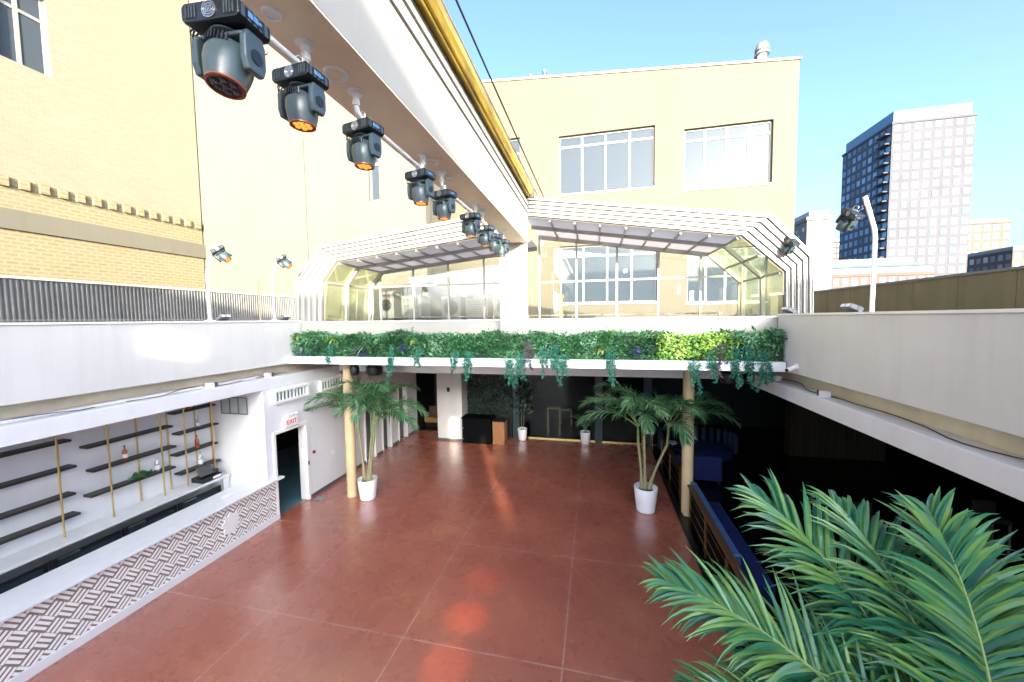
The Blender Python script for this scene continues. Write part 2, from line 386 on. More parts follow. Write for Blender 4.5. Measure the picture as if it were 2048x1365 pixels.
# ================================================================ SETTING
tag(MB().box(-1500, 1500, -1500, 1500, -.4, -.30).build('ground', M['ground']), kind='structure')
tag(MB().box(-8.12, 2.12, -6, 15.5, -.2, 0).build('dance_floor', M['floor'], origin=(0, 0, 0)), kind='structure')
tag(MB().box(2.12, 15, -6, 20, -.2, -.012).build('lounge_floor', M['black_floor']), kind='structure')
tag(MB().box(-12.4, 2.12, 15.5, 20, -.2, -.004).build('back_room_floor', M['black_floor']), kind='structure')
tag(MB().box(-12.4, -8.12, -6, 15.5, -.2, -.004).build('side_room_floor', M['mural']), kind='structure')
# roof decks round the opening
dk = MB(); dk.box(-18, -8.42, -6, 20, 4.86, 5.04); dk.box(-8.42, 4.12, 8.97, 20, 4.86, 5.0); dk.box(4.12, 9.5, -6, 20, 4.86, 5.04)
tag(dk.build('roof_deck', M['gravel']), kind='structure')
cl = MB(); cl.box(4.3, 15, -6, 20, 3.75, 3.95); cl.box(-8.2, 4.0, 10.51, 20, 3.62, 3.80); cl.box(-12.4, -8.56, -6, 20, 3.75, 3.95)
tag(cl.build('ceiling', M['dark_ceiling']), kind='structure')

# side walls of the opening
def parapet(name, sgn, xw, y1, label):
    t = empty(name, (xw, 2, 3.4)); tag(t, label, 'wall')
    b = MB(); xs = sorted((xw, xw+sgn*.4)); b.box(xs[0], xs[1], -5.5, y1, 3.98, 5.10); b.build('upper_band', M['white_warm'], t, bevel=.01)
    xs = sorted((xw-sgn*.02, xw+sgn*.43)); MB().box(xs[0], xs[1], -5.5, y1, 5.10, 5.135).build('coping', M['white_metal'], t)
    xs = sorted((xw+sgn*.38, xw+sgn*.55)); MB().box(xs[0], xs[1], -5.5, y1+1.6, 3.40, 3.98).build('recessed_band', M['tan'], t)
    xs = sorted((xw, xw+sgn*.37)); MB().box(xs[0], xs[1], -5.5, y1+1.55, 3.41, 3.69).build('header', M['white'], t, bevel=.008)
    return t
parapet('parapet_wall', -1, -8.0, 8.74, 'white upper wall above the bar on the left side of the opening')
parapet('parapet_wall', 1, 3.73, 8.74, 'white upper wall above the dark lounge on the right side')
t = empty('parapet_wall', (-2, 8.85, 3.98)); tag(t, 'white low wall behind the hedge, carrying the glazed roof enclosure', 'wall')
MB().box(-8.0, 3.73, 8.75, 8.97, 3.98, 5.06).build('wall_face', M['beam_white'], t)
MB().box(-8.05, 3.8, 8.72, 9.02, 5.06, 5.09).build('coping', M['white_metal'], t)

# left ground floor wall with door and openings
t = empty('side_wall', (-8, 11.5, 0)); tag(t, 'white left wall with a doorway and three dark recesses beside the red floor', 'wall')
op = [(11.5, 12.05, -.1, 2.3), (12.6, 13.15, -.1, 2.3), (13.8, 14.45, -.1, 2.3)]
b = MB(); b.wall((-8.003, 0, 0), Y, Z, -X, .24, 7.44, 15.4, 0, 3.405, [(7.64, 8.80, -.1, 2.28)] + [(a_-.07, b_+.07, -.1, d_+.07) for a_, b_, c_, d_ in op]); b.build('wall_face', M['white'], t)
b = MB(); b.box(-8.24, -7.97, 7.64, 7.72, 0, 2.28); b.box(-8.24, -7.97, 8.72, 8.80, 0, 2.28); b.box(-8.24, -7.97, 7.72, 8.72, 2.2, 2.28); b.build('door_frame', M['white_metal'], t, bevel=.006)
for y0, y1, _, z1 in op:
    b = MB(); b.box(-8.20, -7.98, y0-.07, y0, 0, z1+.07); b.box(-8.20, -7.98, y1, y1+.07, 0, z1+.07); b.box(-8.2, -7.98, y0, y1, z1, z1+.07); b.build('opening_frame', M['white_metal'], t, bevel=.004)
    MB().box(-8.22, -8.18, y0, y1, 0, z1).build('dark_glass', M['window_dark'], t)
for y0, y1 in ((8.80, 11.43), (12.12, 12.53), (13.22, 13.73), (14.52, 15.3)):
    MB().box(-8.0, -7.985, y0, y1, .0, .10).build('baseboard', M['darkgrey'], t)
MB().box(-7.97, -7.955, 8.74, 8.78, 1.02, 1.12).build('door_strike', M['black'], t)
# dark room behind the doorway
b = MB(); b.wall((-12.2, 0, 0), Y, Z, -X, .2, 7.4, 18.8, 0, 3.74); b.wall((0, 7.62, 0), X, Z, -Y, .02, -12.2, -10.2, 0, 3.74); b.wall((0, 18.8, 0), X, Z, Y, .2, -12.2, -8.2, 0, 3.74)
tag(b.build('room_wall', M['dark_ceiling']), 'dark room wall seen through the doorway on the left', 'wall')

# bar recess walls
t = empty('bar_alcove', (-9.6, 3, 0)); tag(t, 'white alcove walls round the back bar on the left', 'wall')
MB().box(-9.8, -9.6, -4, 7.6, 0, 3.74).build('back_wall', M['white'], t)
MB().box(-9.6, -8.245, 7.44, 7.6, 0, 3.74).build('end_wall', M['white'], t)
MB().box(-9.6, -8.2, -4, 7.44, 3.70, 3.745).build('alcove_ceiling', M['white'], t)
v = empty('wall_vent', (-8.9, 7.43, 2.76)); tag(v, 'grey louvred grille in three panels on the end wall of the bar', 'vent')
b = MB(); x0, x1, z0, z1 = -9.3, -8.48, 2.78, 3.22
b.box(x0, x1, 7.415, 7.436, z0, z0+.025); b.box(x0, x1, 7.415, 7.436, z1-.025, z1)
for i in range(4): xx = x0+i*(x1-x0-.02)/3; b.box(xx, xx+.02, 7.413, 7.436, z0+.025, z1-.025)
b.build('frame', M['hvac'], v)
b = MB()
for k in range(13): b.obox(((x0+x1)/2, 7.425, z0+.045+k*.029), ((x1-x0)/2-.02, .009, .002), Matrix.Rotation(R(35), 3, 'X'))
b.build('slats', mat('vent_slat', (.42, .50, .50), .5, bmp=0), v)

# far end of the hall, under the deck
t = empty('back_wall', (-6, 15, 0)); tag(t, 'pale corner pier beside the dark corridor at the far end of the hall', 'wall')
MB().box(-6.52, -5.42, 14.35, 15.3, 0, 3.615).build('pier', M['white_warm'], t, bevel=.006)
MB().box(-6.53, -5.41, 14.335, 14.35, 0, .09).build('baseboard', M['darkgrey'], t)
MB().box(-8.0, -6.52, 14.9, 15.1, 2.75, 3.615).build('lintel', M['tan'], t)
b = MB(); b.box(-8.19, -6.3, 17.4, 17.6, 0, 3.6); b.box(-6.35, -6.2, 15.3, 17.4, 0, 3.6); b.box(-8.19, -8.05, 15.4, 17.4, 0, 3.6)
tag(b.build('corridor_wall', M['dark_wall']), 'dark corridor wall behind the pale pier', 'wall')
t = empty('bench', (-7.1, 16.2, 0)); tag(t, 'low tan upholstered bench in the dark corridor beside the pale pier', 'bench')
MB().box(-7.95, -6.45, 16.0, 16.5, .22, .46).build('seat', M['wood_o'], t, bevel=.03); MB().box(-7.95, -6.45, 16.5, 16.6, .22, .9).build('backrest', M['wood'], t, bevel=.03); MB().box(-7.9, -6.5, 16.03, 16.45, 0, .22).build('plinth', M['black'], t)
t = empty('back_room', (-1, 19.8, 0)); tag(t, 'dark teal back room walls behind the far glass front', 'wall')
b = MB(); b.box(-6.2, 15, 18.7, 18.9, 0, 3.6); b.build('rear_wall', M['dark_wall'], t); MB().box(14.8, 15, -6, 18.7, 0, 3.74).build('right_wall', M['dark_wall'], t)
MB().box(-5.42, -3.45, 15.1, 15.3, 0, 3.615).build('booth_wall', M['dark_wall'], t)
fa = MB().box(-8.0, 3.73, 10.25, 10.5, 3.5, 3.975).build('fascia', M['white']); tag(fa, 'white lower fascia beam behind the hedge shelf', 'beam')
so_ = MB().box(-8.0, 3.73, 8.975, 10.25, 3.93, 3.99).build('soffit', M['tan']); tag(so_, kind='structure')
# glass front with teal pilasters
t = empty('shopfront', (-.8, 15.35, 0)); tag(t, 'dark glass front with teal pilasters and a brass floor track at the far end', 'shopfront')
for xx in (-3.45, .0, 1.9): MB().box(xx, xx+.3, 15.22, 15.5, 0, 3.6).build('pilaster', M['teal'], t, bevel=.01)
MB().box(-3.15, 3.7, 15.28, 15.33, 0.004, .03).build('floor_track', M['brass'], t)
for x0, x1 in ((-3.15, 0), (.3, 1.9)): MB().box(x0, x1, 15.36, 15.375, .03, 3.6).build('glass_pane', M['glass_dark'], t)

# hedge planter
t = empty('planter_shelf', (-2.1, 8.5, 3.98)); tag(t, 'long white shelf spanning the hall that carries the hedge', 'shelf')
MB().box(-8.0, 3.68, 8.24, 8.745, 3.98, 4.17).build('ledge', M['white'], t, bevel=.008)
t = empty('hedge', (-2.1, 8.5, 4.17)); tag(t, 'long dense mixed green hedge on the white shelf across the hall', 'hedge')
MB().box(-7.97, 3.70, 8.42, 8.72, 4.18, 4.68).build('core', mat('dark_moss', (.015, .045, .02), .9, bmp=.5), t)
def leaves(mb, n, fn, s0, s1, aspect=.5, flat=None):
    for i in range(n):
        p = Vector(fn()); L = random.uniform(s0, s1)
        d = Vector((random.gauss(0, 1), random.gauss(-.4, .8), random.gauss(.15, .8))).normalized()
        e = d.cross(Vector((random.gauss(0, 1), random.gauss(0, 1), random.gauss(0, 1)))).normalized()
        n0 = mb.add([p, p + d*L*.5 + e*L*aspect*.5, p + d*L, p + d*L*.5 - e*L*aspect*.5]); mb.face(n0, n0+1, n0+2, n0+3)
b = MB(); b.open = True
from mathutils import noise as mn
def hp():
    x = random.uniform(-7.99, 3.67); top = 4.70 + .035*math.sin(x*2.3)+.03*math.sin(x*5.1+1)
    if random.random() < .75:
        zz = random.uniform(4.18, top); q = mn.noise(Vector((x*2.6, 3, zz*4))) + .5*mn.noise(Vector((x*7, 1, zz*9)))
        return (x, 8.42 - .13*max(-.2, q) - abs(random.gauss(0, .025)), zz)
    return (x, random.uniform(8.35, 8.72), top + abs(random.gauss(0, .035)))
leaves(b, 20000, hp, .03, .075, .5); leaves(b, 3000, hp, .08, .15, .32)
b.build('foliage', M['hedge'], t)
b = MB(); b.open = True
def hp2():
    c = random.choice(((-7.6, 4.25, .18), (-5.9, 4.3, .2), (-4.7, 4.4, .13), (-5.8, 4.27, .1), (.9, 4.35, .12)))
    return (random.gauss(c[0], c[2]*.5), 8.34 - random.random()*.05, random.gauss(c[1], .05))
leaves(b, 420, hp2, .03, .06, .7); b.build('blossom', M['violet'], t)
b = MB(); b.open = True
def hp3():
    return (random.uniform(1.3, 2.75), 8.335 - random.random()*.06, random.uniform(4.22, 4.75))
leaves(b, 1500, hp3, .03, .075, .6); b.build('sunlit_patch_leaves', M['lime'], t)  # lime leaves put the hedge's sunlit stretch into the leaf colour

# tufts in the hedge
def tuft(name, x, z, n, L, m, label, cat, wid=.035, grp=None):
    b = MB(); b.open = True
    for i in range(n):
        a = random.uniform(0, 2*math.pi); el = random.uniform(-.2, 1.2); l = L*random.uniform(.6, 1)
        d = Vector((math.cos(a)*math.cos(el), -abs(math.sin(a))*math.cos(el)*.8, math.sin(el))); s_ = d.cross(Z).normalized()*wid
        p = Vector((x, 8.36, z)); pts = []
        for k in range(5):
            q = k/4; pts.append(p + d*l*q - Z*l*.5*q*q)
        wd = (.35, 1, .9, .55, .02)
        n0 = b.add([pp + s_*w_*sg for pp, w_ in zip(pts, wd) for sg in (-.5, .5)])
        for k in range(4): b.face(n0+2*k, n0+2*k+1, n0+2*k+3, n0+2*k+2)
    o = b.build(name, m, origin=(x, 8.4, z)); tag(o, label, cat, grp); return o
tuft('fern', -7.6, 4.42, 46, .42, M['palm'], 'spiky fern at the left end of the hedge', 'fern')
tuft('fern', -5.75, 4.45, 60, .45, M['palm'], 'spreading fern in the hedge above the left potted palm', 'fern')
tuft('leafy_plant', -7.75, 4.7, 18, .26, M['lime'], 'yellow green leaves on top of the left hedge end', 'plant', .06)
tuft('leafy_plant', -6.7, 4.62, 20, .24, M['lime'], 'yellow leaves sprouting from the hedge beside the left trailing vine', 'plant', .06)
tuft('leafy_plant', -4.38, 4.6, 22, .24, M['lime'], 'cream yellow leaves in the hedge left of its middle', 'plant', .06)
tuft('leafy_plant', .15, 4.4, 26, .28, M['lime'], 'lime broad leaves spilling over the shelf above the right palm', 'plant', .08)
tuft('leafy_plant', 2.85, 4.55, 20, .22, M['lime'], 'small yellow leaves at the right end of the hedge', 'plant', .05)

# trailing vines
def vine(x, ztop, zbot, wd, m, label):
    b = MB(); b.open = True; h = ztop - zbot
    strands = random.choice((3, 4, 4))
    off = [((i+.5)/strands-.5)*2*wd*1.25 + random.uniform(-.015, .015) for i in range(strands)]; random.shuffle(off); ln = [random.uniform(.5, .95) for _ in range(strands)]; ln[0] = 1
    ph = random.uniform(0, 6)
    for k in range(strands):
        for i in range(int(330*h*ln[k])):
            q = random.random()*ln[k]; zz = ztop - q*h
            sp = .040*max(.22, 1-1.35*q) + .012*math.sin(q*14+k)**2
            p = Vector((x + off[k]*(.55+.75*q) + .018*math.sin(q*9+k*2+ph) + random.gauss(0, sp), (8.19 if zz < 4.19 else 8.32) + random.gauss(0, .02), zz))
            d = Vector((random.gauss(0, .6), random.gauss(-.3, .5), random.gauss(-.6, .5))).normalized(); L = random.uniform(.025, .055)
            e = d.cross(Vector((random.gauss(0, 1), random.gauss(0, 1), 1))).normalized()*L*.3
            n0 = b.add([p, p+d*L*.5+e, p+d*L, p+d*L*.5-e]); b.face(n0, n0+1, n0+2, n0+3)
    o = b.build('trailing_vine', m, origin=(x, 8.3, ztop)); tag(o, label, 'vine', 'vines hanging over the white shelf')
V = [(-6.72, 4.5, 4.02, .07, 'vine', 'blue green vine over the shelf at the left column'),
     (-4.94, 4.45, 3.62, .06, 'vine', 'long vine hanging over the middle of the left potted palm'),
     (-4.24, 4.45, 3.97, .07, 'vine', 'short vine right of the left potted palm, left of the pier'),
     (-3.26, 4.38, 3.80, .06, 'vine', 'first vine right of the pale pier'), (-2.93, 4.36, 3.66, .06, 'vine', 'vine above the DJ booth, second right of the pale pier'),
     (-1.93, 4.18, 3.52, .09, 'vine', 'longest vine with forked ends near the middle of the shelf'), (-1.66, 4.3, 3.62, .09, 'vine', 'forked vine just right of the longest one, in front of the grey one'),
     (-1.50, 4.58, 3.95, .07, 'vine_d', 'purple grey trailing plant near the middle of the hedge'), (-1.14, 4.45, 3.78, .08, 'vine', 'twin stranded vine just right of the grey trailing plant'),
     (-.88, 4.5, 3.70, .08, 'vine', 'thick vine right of the twin stranded one, at the middle of the shelf'), (-.68, 4.28, 3.60, .09, 'vine', 'vine with a hooked tip left of the right potted palm'),
     (.32, 4.45, 3.62, .08, 'vine', 'vine beside the lime broad leaves above the right palm'), (2.00, 4.2, 3.50, .08, 'vine', 'vine covering the top of the right column'),
     (2.33, 4.42, 3.75, .07, 'vine', 'vine just right of the right column'), (2.52, 4.55, 3.85, .07, 'vine_d', 'purple grey trailing plant right of the right column'),
     (2.77, 4.5, 3.66, .08, 'vine', 'vine with two tails in front of the black speaker on the right'), (3.02, 4.5, 3.66, .06, 'vine', 'second vine from the right end of the hedge'),
     (3.30, 4.38, 3.60, .09, 'vine', 'last vine at the right end of the hedge')]
for x, a, c_, w_, m_, l_ in V: vine(x, a, c_, w_, M[m_], l_)

# columns
def column(x, y, r, z1, label):
    b = MB(); n = 24
    prof = [(r*1.12, 0), (r*1.12, .03), (r, .05)] + [(r*(1-.04*k/6), .05+(z1-.1)*k/6) for k in range(7)] + [(r*1.1, z1-.03), (r*1.1, z1)]
    b.lathe(prof, (x, y, 0), n); o = b.build('column', M['col'], smooth=True, origin=(x, y, 0)); tag(o, label, 'column')
column(-6.93, 9.22, .14, 3.925, 'round tan column beside the left potted palm')
column(2.32, 10.0, .14, 3.925, 'round tan column beside the right potted palm and railing')

# ================================================================ ROOF BEAM
t = empty('roof_beam', (-1.78, 4, 6.87)); tag(t, 'huge white box beam running overhead to the glazed end', 'beam')
MB().box(-2.03, -1.53, -5.8, 8.6, 6.875, 7.46).build('web', M['beam_white'], t, bevel=.006)
MB().box(-2.03, -1.53, -5.8, 8.6, 6.860, 6.873).build('soffit_board', M['beam_soffit'], t)
b = MB()
for k in range(5): b.box(-2.0, -1.53+.018*(k % 2)-.012*k*0, -5.8, 8.6, 7.463+k*.082, 7.463+k*.082+.062)
b.build('guide_rails', M['beam_white'], t)
b = MB(); b.box(-1.98, -1.56, -5.8, 8.6, 7.461, 7.87); b.build('rail_gaskets', M['gasket'], t)
b = MB(); prof = [(-1.74, 7.875), (-1.42, 7.875), (-1.38, 7.93), (-1.38, 8.02), (-1.42, 8.02), (-1.43, 7.95), (-1.55, 7.93), (-1.74, 7.95)]
b.prism(prof, (0, -5.8, 0), X, Z, Y, 14.25)
b.box(-1.47, -1.455, -5.8, 8.45, 7.84, 7.874)
b.build('gutter', M['gutter'], t)
MB().box(-1.76, -1.36, 8.46, 8.53, 7.85, 8.03).build('gutter_end', M['gasket'], t)
t = empty('beam_pier', (-1.9, 8.8, 4.72)); tag(t, 'white pier carrying the far end of the roof beam', 'pier')
MB().box(-2.20, -1.66, 8.5, 8.74, 4.72, 6.858).build('shaft', M['beam_white'], t, bevel=.006); MB().box(-1.655, -1.56, 8.56, 8.70, 4.72, 6.858).build('edge_trim', M['white_metal'], t)
# overhead cables
for x, r_, m_, l_ in ((-1.78, .018, 'cable_l', 'grey overhead cable, the left of two above the beam gutter'), (-1.61, .015, 'cable', 'thin black overhead cable, the right of two above the beam gutter')):
    b = MB(); pts = [(x, -6+q*1.0, 9.0 - .12*math.sin(math.pi*q/18.5)) for q in range(0, 19)]; b.tube(pts, r_, 6); tag(b.build('overhead_cable', M[m_], smooth=True), l_, 'cable')

# round fittings on the beam soffit
def disc(y, r, x, label, grille=True, name='ceiling_speaker', cat='speaker'):
    t = empty(name, (x, y, 6.86)); tag(t, label, cat, 'round fittings under the roof beam')
    MB().lathe([(r, 0), (r, -.008), (r*.93, -.016), (r*.78, -.018), (r*.76, -.008), (0.001, -.006)], (x, y, 6.86), 32).build('rim', M['white_metal'], t, smooth=True)
    if grille: MB().lathe([(r*.5, -.006), (r*.5, -.012), (.001, -.013)], (x, y, 6.86), 24).build('grille', M['beam_soffit'], t, smooth=True)
disc(1.86, .05, -1.80, 'plain white disc on the beam soffit nearest the camera', False, 'cover_plate', 'plate')
disc(2.40, .085, -1.80, 'round white ceiling speaker between the second and third moving heads')
disc(3.93, .085, -1.78, 'round white ceiling speaker beside the fourth moving head')
disc(4.45, .05, -1.78, 'small round plate on the beam soffit beside the fifth moving head', False, 'cover_plate', 'plate')
disc(5.7, .085, -1.76, 'round white ceiling speaker between the sixth and seventh moving heads')
disc(7.2, .085, -1.78, 'farthest round white ceiling speaker on the beam')

# light rails under the beam
PX, PZ = -1.80, 6.70
rails = [(.9, 2.11, 'end', 'white pipe under the beam holding the two nearest moving heads'), (2.62, 3.75, 'start', 'white pipe under the beam holding the third and fourth moving heads'), (4.25, 5.54, 'start', 'white pipe under the beam holding the fifth and sixth moving heads'), (5.9, 7.3, 'start', 'farthest white pipe under the beam')]
for y0, y1, _, l_ in rails:
    t = empty('light_rail', (PX, y0, PZ)); tag(t, l_, 'pipe', 'white lighting pipes under the beam')
    zz = 6.86
    b = MB(); pts = [(PX, y0, zz)] + [(PX, y0, PZ+.06)] + [(PX, y0+.012, PZ+.02), (PX, y0+.045, PZ)] + [(PX, y1-.045, PZ), (PX, y1-.012, PZ+.02), (PX, y1, PZ+.06), (PX, y1, zz)]
    b.tube(pts, .021, 12); b.build('pipe', M['white_metal'], t, smooth=True)
    for yy in (y0, y1):
        b = MB(); b.lathe([(.062, 0), (.062, -.008), (.03, -.012), (.026, -.05), (.021, -.05)], (PX, yy, 6.86), 24)
        for k in range(4):
            a = k*math.pi/2+.7; b.lathe([(.006, -.008), (.006, -.014)], (PX+.047*math.cos(a), yy+.047*math.sin(a), 6.86), 8)
        b.build('flange', M['white_metal'], t, smooth=True)
        b = MB(); b.lathe([(.029, -.02), (.029, .02)], (PX, yy, PZ+.075), 16); b.build('elbow_collar', M['white_metal'], t, smooth=True)

# moving head: origin at pipe centre, hanging down
def make_head():
    t = empty('moving_head_light', (0, 0, 0))
    b = MB(); b.box(-.022, .022, -.03, .03, -.05, -.022); b.tube([(-.035, -.02, -.02), (-.04, -.02, .02), (-.02, -.02, .04), (.02, -.02, .04), (.04, -.02, .02), (.035, -.02, -.02)], .007, 6); b.tube([(-.06, 0, -.03), (.06, 0, -.03)], .006, 8)
    b.tube([(.05, -.01, -.04), (.05, .05, .02), (.0, .06, .045)], .004, 6); b.build('clamp', M['chrome'], t, bevel=.002)
    b = MB(); b.prism([(-.125, -.05), (.125, -.05), (.14, -.065), (.14, -.115), (.125, -.13), (-.125, -.13), (-.14, -.115), (-.14, -.065)], (0, -.085, 0), X, Z, Y, .17)
    base = b.build('base', M['black'], t, bevel=.006)
    for sx in (-1, 1):
        b = MB()
        for k in range(5): b.box(sx*.14-.002, sx*.14+.002, -.07+k*.03, -.055+k*.03, -.118, -.068)
        b.build('vent_slots', M['gun'], base)
    b = MB(); mx_ = Matrix.Rotation(R(90), 3, 'X')
    for q in (.034, .024, .014): b.lathe([(q, 0), (q, .004), (q-.003, .004), (q-.003, 0)], (0, -.0855, -.09), 20, mx_)
    b.obox((0, -.087, -.09), (.036, .0015, .0015), Matrix.Rotation(R(45), 3, 'Y')); b.obox((0, -.088, -.09), (.036, .0015, .0015), Matrix.Rotation(R(-45), 3, 'Y')); b.build('fan_guard', M['steel'], base)
    b = MB(); b.box(.1405, .1435, -.045, .035, -.108, -.072); dsp = b.build('display', M['black'], base)
    b = MB(); b.box(.1436, .1446, -.040, -.015, -.102, -.078); b.box(.1436, .1446, -.010, .012, -.102, -.078); b.box(.1436, .1446, .016, .030, -.095, -.085); b.build('display_lit', M['screen'], base)
    b = MB()
    for k in range(4): b.box(-.115+.014*k, -.108+.014*k, -.089, -.0855, -.115, -.065)
    b.build('grille_slots', M['gun'], base); b = MB()
    for k in range(4): b.box(.07+.014*k, .077+.014*k, -.089, -.0855, -.115, -.065)
    b.build('grille_slots', M['gun'], base)
    b = MB(); b.lathe([(.06, -.13), (.07, -.142), (.05, -.148)], n=24)
    arm = [(-.04, -.148), (.04, -.148), (.055, -.18), (.055, -.27), (.04, -.315), (-.04, -.315), (-.055, -.27), (-.055, -.18)]
    for sx in (-1, 1): b.prism(arm, (sx*.105, 0, 0), Y, Z, X*sx, .032)
    b.box(-.105, .105, -.04, .04, -.165, -.146)
    yoke = b.build('yoke', M['gun'], t, bevel=.008)
    for sx in (-1, 1):
        b = MB(); b.tube([(sx*.137, 0, -.245), (sx*.142, 0, -.245)], .03, 20); b.build('side_plate', M['black'], yoke)
    # head around its tilt axis
    b = MB(); b.lathe([(.0, .075), (.045, .072), (.078, .05), (.092, .01), (.094, -.03), (.086, -.075), (.074, -.125), (.068, -.128), (.063, -.118), (.0, -.116)], (0, 0, -.245), 28)
    head = b.build('head', M['gun'], t, smooth=True, origin=(0, 0, -.245))
    b = MB()
    for k in range(9):
        a = math.pi*1.5 + (k-4)*.16; b.obox((.0905*math.cos(a), .0905*math.sin(a), -.20), (.0045, .003, .018), Matrix.Rotation(a, 3, 'Z'))
    b.build('cooling_fins', M['black'], head)
    b = MB(); b.lathe([(.0755, 0), (.0755, -.007), (.066, -.010), (.064, 0)], (0, 0, -.366), 28); b.build('lens_ring', M['lens_ring'], head, smooth=True)
    b = MB(); b.m = 1; b.lathe([(.061, 0), (.058, -.003), (.001, -.004)], (0, 0, -.3635), 24); b.m = 0
    for k in range(7):
        a = k*math.pi/3; rr_ = 0 if k == 6 else .038; b.lathe([(.017, 0), (.013, -.006), (.001, -.008)], (rr_*math.cos(a), rr_*math.sin(a), -.367), 14)
    b.build('led_lens', [M['led'], M['led_plate']], head, smooth=True)
    b = MB()
    b.tube([(-.13, 0, -.09), (-.17, .0, -.085), (-.195, .01, -.12), (-.175, .02, -.155), (-.145, .02, -.13), (-.15, .03, -.09), (-.18, .03, -.05), (-.12, .03, -.01), (-.03, .04, .015)], .0045, 6)
    b.tube([(-.13, -.03, -.10), (-.16, -.03, -.12), (-.15, -.03, -.15), (-.12, -.03, -.135)], .004, 6); b.build('power_cord', M['cable'], t, smooth=True)
    return t
proto = make_head()
H = [(1.56, 12, (R(-12), 0), 'nearest and largest moving head light, tilted towards the wall'), (2.06, 4, (0, 0), 'second moving head from the camera, with bright orange lens'),
     (2.70, -4, (0, 0), 'third moving head, below the pipe elbow nearest the second speaker'), (3.68, -6, (0, 0), 'fourth moving head from the camera'), (4.30, -8, (0, 0), 'fifth moving head from the camera, just right of the fourth'),
     (5.30, -10, (0, 0), 'sixth moving head from the camera, in front of the left arch'), (6.05, -12, (0, 0), 'seventh moving head from the camera, overlapping the eighth'), (6.62, 70, (R(15), 0), 'eighth moving head, turned sideways near the beam end'), (7.15, -10, (0, 0), 'farthest moving head on the beam, behind the eighth')]
def place_head(i, loc, rz, tilt, label, group, rot=None):
    o = proto if i == 0 else copy_tree(proto)
    o.location = loc
    if rot is None: o.rotation_euler = (0, 0, R(rz))
    else: o.rotation_euler = rot
    tag(o, label, 'stage light', group)
    for h in kids(o, 'head'): h.rotation_euler = (tilt[0], tilt[1], 0)
    return o
heads = []
for i, (y, rz, tl, l_) in enumerate(H): heads.append((PX, y, PZ)); place_head(i, (PX, y, PZ), rz-8, tl, l_, 'moving heads hanging under the beam')

# ================================================================ LAMPS ON THE SIDE PARAPETS
def pole(x, y, top, sgn, label, zb=5.135):
    t = empty('lamp_pole', (x, y, zb)); tag(t, label, 'pole')
    b = MB(); h = top-zb; pts = [(x, y, zb+.01), (x, y, zb+h*.66), (x+sgn*.02, y, zb+h*.74), (x+sgn*.16, y, top)]; b.tube(pts, .03, 12); b.build('shaft', M['white_metal'], t, smooth=True)
    b = MB(); b.box(x-.07, x+.07, y-.07, y+.07, zb, zb+.012); b.lathe([(.045, 0), (.045, .03), (.03, .04)], (x, y, zb+.01), 16); b.build('base_plate', M['white_metal'], t)
pole(-8.2, 6.42, 6.62, 1, 'bent white pole with a moving head on the left parapet, nearer the camera')
pole(-8.2, 8.08, 6.72, 1, 'bent white pole with a moving head on the left parapet, beside the arch')
place_head(9, (-8.02, 6.46, 6.72), 0, (R(-15), 0), 'moving head on the left parapet pole nearer the camera', 'moving heads on the side parapets', (R(-20), R(-38), R(60)))
place_head(10, (-8.02, 8.12, 6.80), 0, (R(-15), 0), 'moving head on the left parapet pole beside the arch', 'moving heads on the side parapets', (R(-20), R(-38), R(60)))
pole(4.30, 7.0, 6.95, -1, 'bent white pole on the right parapet holding a moving head', 5.04)
place_head(11, (4.05, 7.02, 6.78), 0, (0, 0), 'moving head in front of the towers on the right', 'moving heads on the side parapets', (0, R(42), R(-70)))
place_head(12, (4.02, 8.82, 6.70), 0, (0, 0), 'moving head mounted on the haunch of the right arch', 'moving heads on the side parapets', (0, R(42), R(-70)))
def thin_pole(x, y, z0, z1, label):
    b = MB(); b.tube([(x, y, z0), (x, y, z1)], .014, 8); b.lathe([(.04, 0), (.04, .015)], (x, y, z0), 12); b.lathe([(.02, 0), (.001, .04)], (x, y, z1), 8)
    tag(b.build('rod', mat('tan_rod', (.35, .27, .15), .5, bmp=0)), label, 'rod')
thin_pole(-8.2, 7.66, 5.135, 6.57, 'thin upright rod on the left parapet between the two lamp poles')
thin_pole(3.3, 9.5, 5.09, 6.2, 'thin upright rod in front of the right glazing')
def make_flood():
    t = empty('floodlight', (0, 0, 0))
    rot = Matrix.Rotation(R(-28), 3, 'Y')
    b = MB(); b.obox((.05, 0, .09), (.13, .17, .045), rot); b.build('housing', M['darkgrey'], t, bevel=.012)
    for s_ in (-1, 1):
        b = MB(); b.obox(Vector((.05, 0, .09)) + rot @ Vector((.132, s_*.08, 0)), (.004, .065, .034), rot); b.build('lens', M['paper'], t, bevel=.003)
    b = MB()
    for k in range(7): b.obox(Vector((.05, 0, .09)) + rot @ Vector((-.1+k*.03, 0, .052)), (.004, .16, .012), rot)
    b.build('heat_sink', M['darkgrey'], t)
    b = MB(); b.box(-.03, .03, -.18, -.165, 0, .11); b.box(-.03, .03, .165, .18, 0, .11); b.box(-.03, .03, -.18, .18, 0, .008); b.build('bracket', M['darkgrey'], t)
    return t
l1 = kids(kids(proto, 'head')[0], 'led_lens')[0]; l1.data = l1.data.copy(); l1.data.materials[0] = M['window_dark']; l1.data.materials[1] = M['window_dark']
proto.scale = (1.13, 1.13, 1.13); proto.location = (PX, 1.585, PZ-.01)
fl = make_flood()
